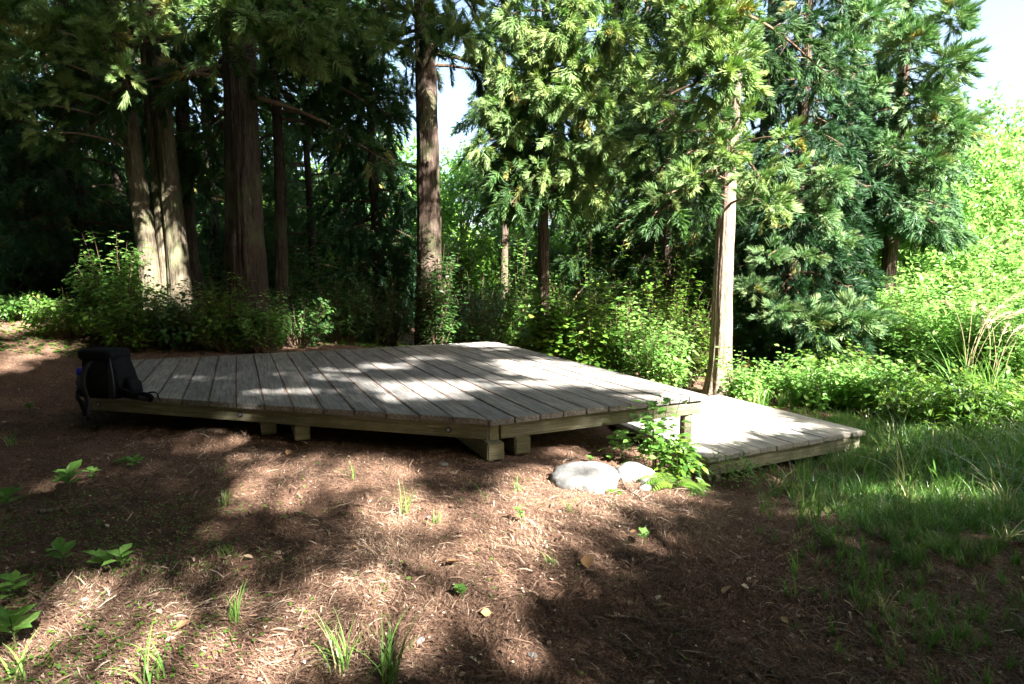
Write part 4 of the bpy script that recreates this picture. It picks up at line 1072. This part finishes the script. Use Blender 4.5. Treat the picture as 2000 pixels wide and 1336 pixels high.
cover('leafy_ground_cover', 'low green leaves carpeting the slope behind the platforms', 24000, lambda x, y: .9 * (to_local(np.stack([x, y], -1))[..., 1] > 5.9) + .9 * ((x > 3.6) & (y > 6.6)) + .3*((x<-5.5)&(y>8.2)), (-9, 9), (6, 14), .075, 6)

# ------------------------------------------------------------------ needle litter
def litter():
    r = np.random.default_rng(8)
    def place(n, y0, y1):
        y = y0 * np.exp(r.random(n) * math.log(y1 / y0)); x = r.uniform(-1, 1, n) * (y * .98 + .4)
        x = np.where(in_deck(x, y) & (r.random(n) < .0), x, x)
        return x, y
    strand = (np.array([[0, .5, 0], [0, -.5, 0], [.35, .5, .05], [.35, -.5, .05], [.7, .45, .03], [.7, -.45, .03], [1, .1, -.04], [1, -.1, -.04]]) * [1, 1, 1],
              np.array([[0, 1, 3, 2], [2, 3, 5, 4], [4, 5, 7, 6]]))
    bent = (np.array([[0, .5, 0], [0, -.5, 0], [.35, .9, .05], [.33, -.1, .05], [.68, 1.9, .03], [.64, .9, .03], [.9, 4.0, -.0], [.85, 3.4, -.0]]), strand[1])
    a = Acc()
    for tpl, n, lmin, lmax, wmin, wmax, h in ((strand, 110000, .018, .055, .0012, .0026, .014), (bent, 70000, .02, .06, .0012, .0026, .016), (bent, 4500, .05, .15, .003, .0065, .03), (strand, 4500, .03, .11, .004, .009, .02)):
        x, y = place(n, 1.7, 9.0)
        ok = (fbm(x * 2.2, y * 2.2 + 3) + r.random(n) * .5 > .52) & ~(right_mask(x, y) > r.uniform(.3, 1.3, n)); x, y = x[ok], y[ok]; n = len(x)
        base_az = (fbm(x * .9, y * .9, 2) * 14) + r.normal(0, .7, n)
        sc_ = 1 + .10 * (y - 1.7)
        D = np.stack([np.cos(base_az), np.sin(base_az), r.normal(.0, .13, n)], -1)
        N = np.array([[0, 0, 1.0]]) + .35 * rdir(r, n)
        S = np.stack([r.uniform(lmin, lmax, n) * sc_, r.uniform(wmin, wmax, n) * sc_, np.full(n, .2)], -1)
        pos = np.stack([x, y, terrain(x, y) + r.random(n) * h], -1)
        V, Fq, idx = scatter(tpl, pos, D, N, S)
        tone = np.clip(.15 + .75 * fbm(x * 1.2 + 50, y * 1.2, 3) + r.normal(0, .22, n), 0, 1)
        a.add(V, Fq, tone[idx])
    for n, l0, l1, asp in ((5000, .006, .022, .5), (700, .02, .045, .45)):
        x, y = place(n, 1.7, 9.0); pos = np.stack([x, y, terrain(x, y) + .008 + r.random(n) * .012], -1); D = rdir(r, n); D[:, 2] *= .2
        V, Fq, idx = scatter(LEAF, pos, norm(D), np.array([[0, 0, 1.0]]) + .4 * rdir(r, n), r.uniform(l0, l1, n)); a.add(V, Fq, np.clip(r.uniform(0, 1.1, n), 0, 1)[idx])
    o = a.build('needle_litter', M['needle']); tag(o, 'reddish brown fallen cedar needles and twigs covering the clearing', 'needle litter', kind='stuff')
    # litter lying on the planks and in the gaps
    a = Acc(); n = 9500
    v = r.uniform(VL, VR, n); u = r.uniform(0, UB, n); gap = r.random(n) < .72
    kk = np.round((v - VL) / wd); v = np.where(gap, VL + kk * wd + r.normal(0, .006, n), v)
    w2 = ORG + np.outer(v, EX) + np.outer(u, EY); ok = (u > np.where(v < 0, UL * v / VL, 0) + .02) & (v > VL + .02) & (v < VR - .02); w2 = w2[ok]; gap = gap[ok]; n = len(w2)
    az = np.where(gap, ANG + PI / 2 + r.normal(0, .12, n), r.uniform(0, 6.3, n))
    D = np.stack([np.cos(az), np.sin(az), 0 * az], -1)
    V, Fq, idx = scatter(strand, np.stack([w2[:, 0], w2[:, 1], np.full(n, .353)], -1), D, np.array([[0, 0, 1.0]]) + .2 * rdir(r, n), np.stack([r.uniform(.04, .13, n), r.uniform(.002, .0045, n), np.full(n, .05)], -1))
    a.add(V, Fq, np.clip(r.normal(.35, .2, n), 0, 1)[idx])
    o = a.build('deck_needles', M['needle']); tag(o, 'fallen needles caught in the gaps between the platform planks', 'needle litter', kind='stuff')
litter()

# ------------------------------------------------------------------ stones
def stone(label, px, py, sx, sy, sz, seed, rz=0.0, group=None, sink=.12):
    c = G(px, py); bm = bmesh.new(); bmesh.ops.create_icosphere(bm, subdivisions=5 if sx > .08 else 3, radius=1)
    r = np.random.default_rng(seed); k = r.uniform(0, 50, 3)
    for v in bm.verts:
        p = v.co; n = 1 + .11 * (vn(p.x * 1.3 + k[0], p.y * 1.3 + p.z * 1.7 + k[1]) - .5) * 2 + .09 * (vn(p.x * 4 + k[2], p.y * 5 + p.z * 4) - .5)
        q = abs(p.z) ** .9 * (1 if p.z > 0 else -1)
        v.co = Vector((p.x * n * sx, p.y * n * sy, q * n * sz))
    me = bpy.data.meshes.new('stone'); bm.to_mesh(me); bm.free()
    for f in me.polygons: f.use_smooth = True
    me.materials.append(M['rock']); o = bpy.data.objects.new('stone', me); o.location = (c[0], c[1] + sy * .8, c[2] + sz * sink); o.rotation_euler = (0, 0, rz); link(o)
    tag(o, label, 'stone', group); return o
stone('large rounded grey stone with a pale patch, left of the pair under the platform edge', 1148, 957, .25, .2, .125, 1, .12)
stone('flatter bright sunlit stone just right of the large grey stone', 1243, 944, .19, .14, .11, 2, -.1)
stone('small pale pebble in front of the bright flat stone', 1262, 958, .055, .035, .03, 3, .4)
for k, (px_, py_, s_, lb) in enumerate([(865, 910, .04, 'whitish pebble at the shadow under the platform front'), (820, 1255, .022, 'small white pebble beside the front grass tufts'), (370, 912, .016, 'tiny grey-blue pebble left of the sunlit litter'),
                                   (1040, 1283, .02, 'small grey pebble in the dark foreground'), (1620, 962, .05, 'pale flat pebble in the grass by the lower platform'), (640, 1300, .02, 'small tan pebble at the bottom left')]):
    stone(lb, px_, py_, s_, s_ * .6, s_ * .5, 10 + k, k)

# ------------------------------------------------------------------ sticks, cones and dead leaves on the litter
def stick(label, pix, r0, seed, mat='twig', twigs=2):
    r = np.random.default_rng(seed); pts = np.array([G(*p) for p in pix])
    n = len(pts); d = np.linspace(0, n - 1, n * 4); ip = np.stack([np.interp(d, np.arange(n), pts[:, j]) for j in range(3)], -1)
    ip[:, 2] += r0 * 1.2 + .008; ip += r.normal(0, r0 * .35, ip.shape)
    a = Acc(); V, Fs = tube(ip, np.linspace(r0, r0 * .4, len(ip)), 8); a.add(V, Fs)
    for k in range(twigs):
        j = r.integers(3, len(ip) - 2); dd = norm(ip[j + 1] - ip[j - 1]) + r.normal(0, .6, 3) * [1, 1, .2]; dd = norm(dd)
        V, Fs = tube(np.array([ip[j], ip[j] + dd * .08, ip[j] + dd * .16 + [0, 0, -.01]]), np.array([r0 * .5, r0 * .35, r0 * .15]), 5); a.add(V, Fs)
    o = a.build('fallen_stick', M[mat], None, loc=pts[0], smooth=True); tag(o, label, 'stick'); return o
stick('pale broken stick lying in the left foreground', [(75, 1008), (110, 1002), (150, 998)], .014, 1, 'bark_pale', 0)
stick('long curved stick running from the stones towards the lower right', [(1213, 935), (1222, 958), (1260, 985), (1330, 1002), (1400, 1012)], .008, 2, 'bark_pale', 1)
stick('thin curved twig bowed over the middle litter', [(615, 1025), (640, 1000), (690, 985)], .004, 3, 'twig', 0)
stick('grey stick crossing the dark foreground from left to right', [(1180, 1208), (1240, 1212), (1335, 1240), (1400, 1230)], .006, 4, 'bark_pale', 3)
stick('thin twig slanting down through the shaded centre foreground', [(1215, 1120), (1270, 1180), (1320, 1240)], .0045, 5, 'twig', 2)
stick('short white curved stick in the dark litter at right', [(1420, 1112), (1440, 1095), (1472, 1090)], .006, 6, 'bark_pale', 0)
stick('second white bent stick, just below the first at right', [(1455, 1132), (1475, 1118), (1477, 1095)], .006, 7, 'bark_pale', 0)
stick('short stick propped beside the large grey stone', [(1100, 905), (1115, 900), (1130, 895)], .01, 8, 'bark_pale', 0)
stick('dark stick at the bottom of the lit patch', [(560, 1330), (640, 1290), (700, 1288)], .01, 9, 'twig', 3)
stick('grey twig in the lower right corner litter', [(1470, 1290), (1500, 1310), (1530, 1330)], .006, 10, 'bark_pale', 2)
stick('brown twig lying left of the centre seedlings', [(330, 1215), (430, 1190), (480, 1195)], .005, 11, 'twig', 2)
stick('slender stick near the right grass edge', [(1280, 1045), (1310, 1080), (1315, 1110)], .005, 12, 'twig', 0)
stick('thin root-like twig curling under the left foreground seedlings', [(70, 1195), (95, 1160), (120, 1140)], .006, 13, 'bark_pale', 2)
stick('short brown twig on the far litter beyond the platform back edge', [(655, 672), (672, 668), (690, 672)], .02, 14, 'dead_leaf' if 0 else 'bark_pale', 0)
def dead_leaf(label, px, py, s, seed):
    r = np.random.default_rng(seed); s = s * .75; c = G(px, py) + [0, 0, .02]; az = r.uniform(0, 6.3)
    V, Fq, idx = scatter(leaf_tpl(.36, .16, -.25), c[None], np.array([[math.cos(az), math.sin(az), .1]]), np.array([[r.normal(0, .3), r.normal(0, .3), 1]]), np.array([s]))
    o = mesh_np('dead_leaf', V, Fq, M['dead_leaf'], None, np.full(len(V), r.uniform(.2, 1)), True, loc=c); tag(o, label, 'leaf', 'dead leaves on the litter')
for k, (px_, py_, s_, lb) in enumerate([(895, 1102, .11, 'curled tan dead leaf in the sunlit middle litter'), (495, 1097, .07, 'pale oval dead leaf at the edge of the green creepers'), (1150, 1118, .12, 'brown curled bark-like leaf in the centre shade edge'),
        (1410, 1168, .09, 'grey dead leaf in the dark right foreground'), (1060, 1228, .06, 'pinkish dead leaf in the dark centre foreground'), (420, 985, .05, 'small pale dead leaf on the shaded left litter'),
        (960, 1205, .07, 'buff dead leaf below the central seedling'), (700, 1075, .05, 'small yellowish leaf in the middle litter'), (1540, 1225, .05, 'small pink leaf among dark litter at lower right'), (610, 1260, .07, 'reddish-brown dead leaf beside the lower left tufts'),
        (1230, 1045, .05, 'small cream dead leaf below the stones'), (340, 1240, .08, 'beige dead leaf in the bright lower left litter'), (560, 893, .10, 'pale sunlit dead leaf in front of the platform blocks')]):
    dead_leaf(lb, px_, py_, s_, k)

# ------------------------------------------------------------------ small plants in the clearing
def seedling(label, px, py, h, nl_, ls, seed, mat='leaf', tpl=LEAF, group='broadleaf seedlings on the litter'):
    ls *= .8; nl_ += 2
    r = np.random.default_rng(seed); b = G(px, py); e = empty('seedling', b); tag(e, label, 'plant', group)
    inv = Matrix.Translation(-Vector(b)); tip = b + np.array([r.normal(0, .02), r.normal(0, .02), h])
    st = Acc(); V, Fs = tube(bez(b, (b + tip) / 2 + [.01, 0, 0], tip, 6), np.linspace(.004, .002, 6), 6); st.add(V, Fs)
    az = np.arange(nl_) * 2.4 + r.uniform(0, 6); t = np.linspace(.45, 1, nl_)
    pos = b + (tip - b) * t[:, None]; D = np.stack([np.cos(az), np.sin(az), r.uniform(.2, .95, nl_)], -1)
    V, Fq, idx = scatter(tpl, pos, D, np.array([[0, 0, 1.0]]) + .2 * rdir(r, nl_), ls * r.uniform(.7, 1.15, nl_))
    f = Acc(); f.add(V, Fq, np.clip(r.normal(.5, .15, nl_), 0, 1)[idx])
    f.build('foliage', M[mat], e, smooth=False).matrix_parent_inverse = inv; st.build('stem', M['stem'], e).matrix_parent_inverse = inv
for k, a_ in enumerate([(135, 962, .14, 7, .15, 'bright seedling with upright pointed leaves in the left litter'), (20, 1000, .12, 6, .14, 'seedling at the left edge below the bright one'), (185, 940, .08, 4, .1, 'small seedling right of the bright upright one'),
        (265, 915, .07, 5, .09, 'round-leaved seedling farther back at left'), (128, 1110, .10, 6, .11, 'seedling in the green creepers, left one of the middle pair'), (205, 1115, .11, 6, .10, 'seedling with broad leaves right of the middle pair'),
        (243, 1120, .10, 5, .12, 'light green seedling rightmost above the bright litter'), (22, 1185, .12, 6, .12, 'seedling at the left edge above the lowest one'), (30, 1270, .14, 6, .15, 'lowest large-leaved seedling in the bottom left corner'),
        (1020, 1025, .09, 8, .05, 'small sunlit clover-like seedling in the centre litter'), (905, 1170, .06, 7, .05, 'small dark clover-like seedling below the centre'), (1258, 1062, .07, 4, .07, 'small two-leaved seedling in the right centre shade'),
        (1155, 905, .06, 8, .055, 'small bright seedling behind the large grey stone'), (235, 912, .05, 4, .08, 'dim bluish seedling left of the round-leaved one'), (60, 808, .1, 7, .1, 'dark seedling left of the platform corner'), (1195, 905, .08, 8, .06, 'small bright seedling between the two stones')]):
    seedling(a_[5], a_[0], a_[1], a_[2], a_[3], a_[4], 50 + k, 'leaf_bright' if k not in (13, 14) else 'leaf', LEAF if k not in (3, 9, 10, 12, 15) else LEAF_R)
def tuft(label, px, py, h, n, wth, seed, lean=.7):
    b = G(px, py); V, Fq = blade_tpl(seed, n, h, wth, lean, .03, 5); V = V[:, [1, 2, 0]]
    r = np.random.default_rng(seed); rv = np.repeat(np.clip(r.normal(.6, .2, n), 0, 1), 12)
    o = mesh_np('grass_tuft', V + b, Fq, M['grassy'], None, rv, loc=b); tag(o, label, 'grass tuft', 'grass tufts on the litter')
for k, a_ in enumerate([(792, 1005, .22, 14, .006, 'upright green tuft in front of the platform blocks'), (685, 935, .16, 10, .006, 'sunlit tuft nearest the platform front'), (850, 1025, .10, 10, .006, 'small pale tuft right of the upright one'),
        (430, 925, .12, 12, .005, 'short green tuft in the left litter'), (440, 985, .13, 14, .006, 'dark tuft below the short left one'), (25, 870, .18, 14, .006, 'tuft at the left edge in front of the platform corner'),
        (665, 1310, .24, 26, .006, 'yellow-green tuft at the bottom centre, left one'), (760, 1335, .30, 30, .006, 'large yellow-green tuft at the bottom centre, right one'), (300, 1340, .26, 14, .008, 'long-bladed tuft at the bottom left'), (455, 1215, .2, 14, .006, 'dark arching tuft left of centre foreground'),
        (440, 1085, .1, 12, .005, 'dry short tuft beside the creepers'), (1110, 1000, .13, 9, .005, 'thin tuft below the large grey stone'), (1078, 1105, .1, 12, .005, 'small tuft in the centre lit litter'), (1640, 1075, .2, 14, .006, 'dry pale tuft by the small lit patch at right'),
        (945, 985, .28, 3, .005, 'lone tall grass blades in front of the corner block'), (1545, 1165, .14, 10, .006, 'green tuft in the dark right foreground'), (1010, 960, .16, 10, .006, 'feathery dark tuft near the large stone'), (40, 1330, .2, 16, .009, 'broad-bladed tuft in the bottom left corner'),
        (1480, 960, .3, 8, .005, 'tall thin tuft before the lower platform'), (1590, 985, .34, 14, .006, 'tall tuft in front of the lower platform right part')]):
    tuft(a_[5], a_[0], a_[1], a_[2], a_[3], a_[4], 400 + k)

# climbing leafy plant against the platform corner
c = G(1290, 945)
shrub('vine_plant', 'leafy sunlit climbing plant growing up against the right corner of the higher platform', 'plant', (c[0], c[1] + .18, c[2]), .88, .24, 16, 15, .085, 'leaf_bright', 61, LEAF, None, stem='stem', stem_r=.004, t0=.2)
c = G(1330, 950)
shrub('vine_plant', 'lower leafy plant drooping right of the climbing plant beside the post', 'plant', (c[0], c[1] + .1, c[2]), .5, .2, 18, 16, .085, 'leaf', 62, LEAF_N, None, stem='stem', stem_r=.004)
c = G(1222, 905)
shrub('vine_plant', 'small pale-leaved sprout left of the climbing plant', 'plant', (c[0], c[1] + .02, c[2]), .36, .12, 4, 6, .085, 'leaf_bright', 63, LEAF_R, None, stem='stem', stem_r=.004, t0=.5)
c = G(1425, 955)
shrub('vine_plant', 'sunlit leafy sprig leaning before the lower platform corner', 'plant', (c[0], c[1] + .02, c[2]), .36, .26, 16, 16, .05, 'leaf_bright', 64, LEAF_N, None, stem='stem', stem_r=.003)
def fern(label, px, py, nf, L, seed):
    r = np.random.default_rng(seed); b = G(px, py); e = empty('fern', b); tag(e, label, 'fern'); inv = Matrix.Translation(-Vector(b)); f = Acc(); s = Acc()
    for k in range(nf):
        az = r.uniform(0, 6.3); d = np.array([math.cos(az), math.sin(az), 0]); l = L * r.uniform(.7, 1.1)
        c_ = bez(b, b + d * l * .4 + [0, 0, l * .7], b + d * l + [0, 0, l * .15], 16); V, Fs = tube(c_, np.linspace(.003, .001, 16), 4, cap=False); s.add(V, Fs)
        tan = norm(np.gradient(c_, axis=0)); t = np.linspace(0, 1, 16)
        for sg in (-1, 1):
            lat = np.cross(tan, [0, 0, 1]) * sg; D = norm(lat + tan * .4 - np.array([0, 0, .25])); S = np.stack([l * .26 * np.sin(np.pi * np.clip(t * .9 + .1, 0, 1)) + .006, np.full(16, .022), np.full(16, .03)], -1)
            V, Fq, idx = scatter(LEAF, c_[2:], D[2:], np.array([[0, 0, 1.0]]), S[2:]); f.add(V, Fq, r.uniform(.3, .8))
    f.build('fronds', M['leaf'], e).matrix_parent_inverse = inv; s.build('stems', M['stem'], e).matrix_parent_inverse = inv
fern('feathery green fern at the foot of the climbing plant', 1310, 958, 12, .26, 71)
fern('small fern beside the lower platform corner', 1352, 962, 8, .2, 72)
fern('tiny dark fern sprig in front of the large grey stone', 1195, 962, 7, .10, 73)

# plumed grass at the right
def pampas(label, px, depth, n, h, seed):
    r = np.random.default_rng(seed); b = np.array(B(px, depth)); e = empty('plume_grass', b); tag(e, label, 'grass'); inv = Matrix.Translation(-Vector(b))
    s = Acc(); p = Acc(); g = Acc()
    for k in range(n):
        az = r.normal(.3, .5); d = np.array([math.cos(az), math.sin(az), 0]); l = h * r.uniform(.75, 1.05)
        c_ = bez(b + r.normal(0, .06, 3) * [1, 1, 0], b + [0, 0, l * .95], b + d * l * .42 + [0, 0, l * .98], 14)
        V, Fs = tube(c_, np.linspace(.005, .002, 14), 4, cap=False); s.add(V, Fs, .3)
        m = 60; t = r.uniform(.72, 1, m) * 13; i0 = np.minimum(t.astype(int), 12); fr = (t - i0)[:, None]; bp = c_[i0] * (1 - fr) + c_[i0 + 1] * fr; tan = norm(c_[i0 + 1] - c_[i0])
        V, Fq, idx = scatter(LEAF_Q, bp, norm(tan + .35 * rdir(r, m) + [0, 0, -.2]), rdir(r, m), np.stack([np.full(m, .12), np.full(m, .012), np.full(m, .01)], -1)); p.add(V, Fq, r.random(m)[idx])
    V, Fq = blade_tpl(seed, 60, h * .9, .014, .9, .12, 7); V = V[:, [1, 2, 0]] + b; g.add(V, Fq, .5)
    s.build('stalks', M['plume'], e).matrix_parent_inverse = inv; p.build('plumes', M['plume'], e).matrix_parent_inverse = inv; g.build('blades', M['grassy'], e).matrix_parent_inverse = inv
pampas('tall arching plumed grass with pale seed heads, left clump at the right edge', 1905, 7.4, 7, 1.75, 81)
pampas('tall arching plumed grass with pale seed heads, right clump cut by the right edge', 1960, 7.2, 6, 1.6, 82)

# ------------------------------------------------------------------ backpack and bottle
def ring_loft(secs, n=28, pw=3.2):
    """secs: (z, cx, cy, rx, ry)"""
    th = np.linspace(0, 2 * np.pi, n, endpoint=False); V = []
    for z, cx, cy_, rx, ry in secs:
        c_, s_ = np.cos(th), np.sin(th); V.append(np.stack([cx + rx * np.sign(c_) * np.abs(c_) ** (2 / pw), cy_ + ry * np.sign(s_) * np.abs(s_) ** (2 / pw), np.full(n, z)], -1))
    V = np.concatenate(V); m = len(secs); i = np.arange(m - 1)[:, None] * n; j = np.arange(n)[None]; k = (j + 1) % n
    Fq = np.stack([i + j, i + k, i + n + k, i + n + j], -1).reshape(-1, 4)
    V = np.concatenate([V, [[secs[0][1], secs[0][2], secs[0][0]], [secs[-1][1], secs[-1][2], secs[-1][0]]]]); jj = np.arange(n)
    Ft = np.concatenate([np.stack([(jj + 1) % n, jj, np.full(n, m * n)], -1), np.stack([(m - 1) * n + jj, (m - 1) * n + (jj + 1) % n, np.full(n, m * n + 1)], -1)])
    V = V + .008 * (np.stack([vn(V[:, 2] * 22, V[:, 0] * 20), vn(V[:, 0] * 22 + 9, V[:, 2] * 25), vn(V[:, 1] * 20, V[:, 0] * 20 + 5)], -1) - .5)
    return V, [Fq, Ft]
def strap(pts, wth, th_, n=24):
    pts = np.asarray(pts, float); k = len(pts); d = np.linspace(0, k - 1, n)
    # smooth through the control points
    c_ = np.stack([np.interp(d, np.arange(k), pts[:, j]) for j in range(3)], -1)
    for _ in range(3): c_[1:-1] = (c_[:-2] + 2 * c_[1:-1] + c_[2:]) / 4
    tan = norm(np.gradient(c_, axis=0)); s = norm(np.cross(tan, [0.15, .9, .35])); u = np.cross(s, tan)
    V = np.stack([c_ + s * wth / 2 + u * th_ / 2, c_ - s * wth / 2 + u * th_ / 2, c_ - s * wth / 2 - u * th_ / 2, c_ + s * wth / 2 - u * th_ / 2], 1).reshape(-1, 3)
    i = np.arange(n - 1)[:, None] * 4; j = np.arange(4)[None]; k2 = (j + 1) % 4
    Fq = np.stack([i + j, i + k2, i + 4 + k2, i + 4 + j], -1).reshape(-1, 4)
    return V, [np.concatenate([Fq, [[0, 3, 2, 1]], [[4 * n - 4, 4 * n - 3, 4 * n - 2, 4 * n - 1]]])]
bp = P(204, 777, .352)
pk = empty('backpack', bp, math.radians(-8)); pk.scale = (1.0, .95, .82); tag(pk, 'black hiking backpack standing at the left corner of the higher platform, hip belt spread', 'backpack')
def part(name, VF, mat, sm=True, parent=None):
    a = Acc(); a.add(*VF); return a.build(name, M[mat], parent or pk, smooth=sm)
bd = part('body', ring_loft([(.0, -.01, .10, .18, .12), (.03, -.01, .10, .205, .15), (.14, -.0, .10, .215, .165), (.28, -.015, .10, .205, .155), (.40, -.035, .10, .19, .145), (.47, -.045, .10, .185, .135), (.49, -.045, .10, .16, .11)], pw=4), 'nylon')
part('lid', ring_loft([(.44, -.05, .10, .18, .14), (.46, -.05, .10, .192, .15), (.52, -.055, .10, .19, .15), (.55, -.06, .10, .18, .14), (.562, -.07, .10, .14, .11), (.565, -.07, .10, .08, .06)], pw=5), 'nylon')
part('grab_loop', strap([(-.20, .1, .56), (-.205, .1, .60), (-.17, .1, .61), (-.10, .1, .585)], .02, .006), 'webbing')
part('back_panel', ring_loft([(.04, .045, -.055, .12, .03), (.12, .045, -.068, .135, .04), (.3, .03, -.055, .125, .04), (.42, .01, -.035, .10, .03)], pw=3), 'nylon')
part('front_panel_trim', ring_loft([(.06, -.10, -.045, .03, .02), (.2, -.11, -.055, .045, .025), (.32, -.11, -.045, .03, .02)]), 'nylon2')
part('shoulder_strap', strap([(-.07, -.03, .45), (-.10, -.09, .36), (-.115, -.12, .22), (-.09, -.12, .08), (-.05, -.13, .0), (-.045, -.16, -.10), (-.05, -.165, -.19)], .055, .016), 'webbing')
part('shoulder_strap', strap([(.10, -.02, .45), (.16, -.09, .36), (.185, -.11, .2), (.17, -.10, .08), (.15, -.08, .02)], .06, .016), 'webbing')
part('side_pocket', ring_loft([(.0, -.23, .06, .04, .06), (.05, -.245, .06, .055, .075), (.18, -.25, .06, .055, .075), (.22, -.245, .06, .048, .065)]), 'nylon')
part('side_pocket', ring_loft([(.0, .23, .08, .045, .07), (.06, .25, .08, .06, .08), (.17, .245, .08, .055, .075), (.23, .225, .08, .03, .05)]), 'nylon')
hb = part('hip_belt', strap([(.20, -.03, .10), (.27, -.05, .085), (.34, -.06, .055), (.41, -.06, .05), (.47, -.07, .065), (.53, -.075, .05), (.565, -.08, .02)], .085, .03), 'nylon')
part('belt_pad', ring_loft([(.0, .48, -.05, .05, .03), (.03, .48, -.05, .065, .04), (.07, .475, -.05, .055, .035), (.085, .47, -.05, .03, .02)]), 'nylon2')
part('belt_strap', strap([(.50, -.05, .085), (.55, -.04, .10), (.60, -.05, .085), (.63, -.07, .03), (.66, -.09, .006)], .02, .004), 'webbing')
part('hip_belt', strap([(-.15, -.06, .10), (-.19, -.09, .08), (-.17, -.13, .03), (-.10, -.155, -.03), (-.06, -.16, -.15), (-.06, -.165, -.22)], .06, .02), 'nylon')
V, Fl = box(.04, .012, .05); bo = bev('buckle', V, Fl, M['buckle'], pk, .004, 2, (-.07, -.175, -.2))
wb = P(140, 780, .352) + np.array([.03, .10, 0])
wbt = empty('water_bottle', wb); tag(wbt, 'dark water bottle with bright blue cap in the backpack side pocket', 'bottle')
a = Acc(); a.add(*ring_loft([(.06, 0, 0, .032, .032), (.065, 0, 0, .036, .036), (.20, 0, 0, .036, .036), (.225, 0, 0, .03, .03)], pw=2)); a.build('bottle_body', M['bottle'], wbt, smooth=True)
a = Acc(); a.add(*ring_loft([(.226, 0, 0, .034, .034), (.275, 0, 0, .034, .034), (.285, 0, 0, .028, .028)], pw=2)); a.build('cap', M['blue_cap'], wbt, smooth=True)
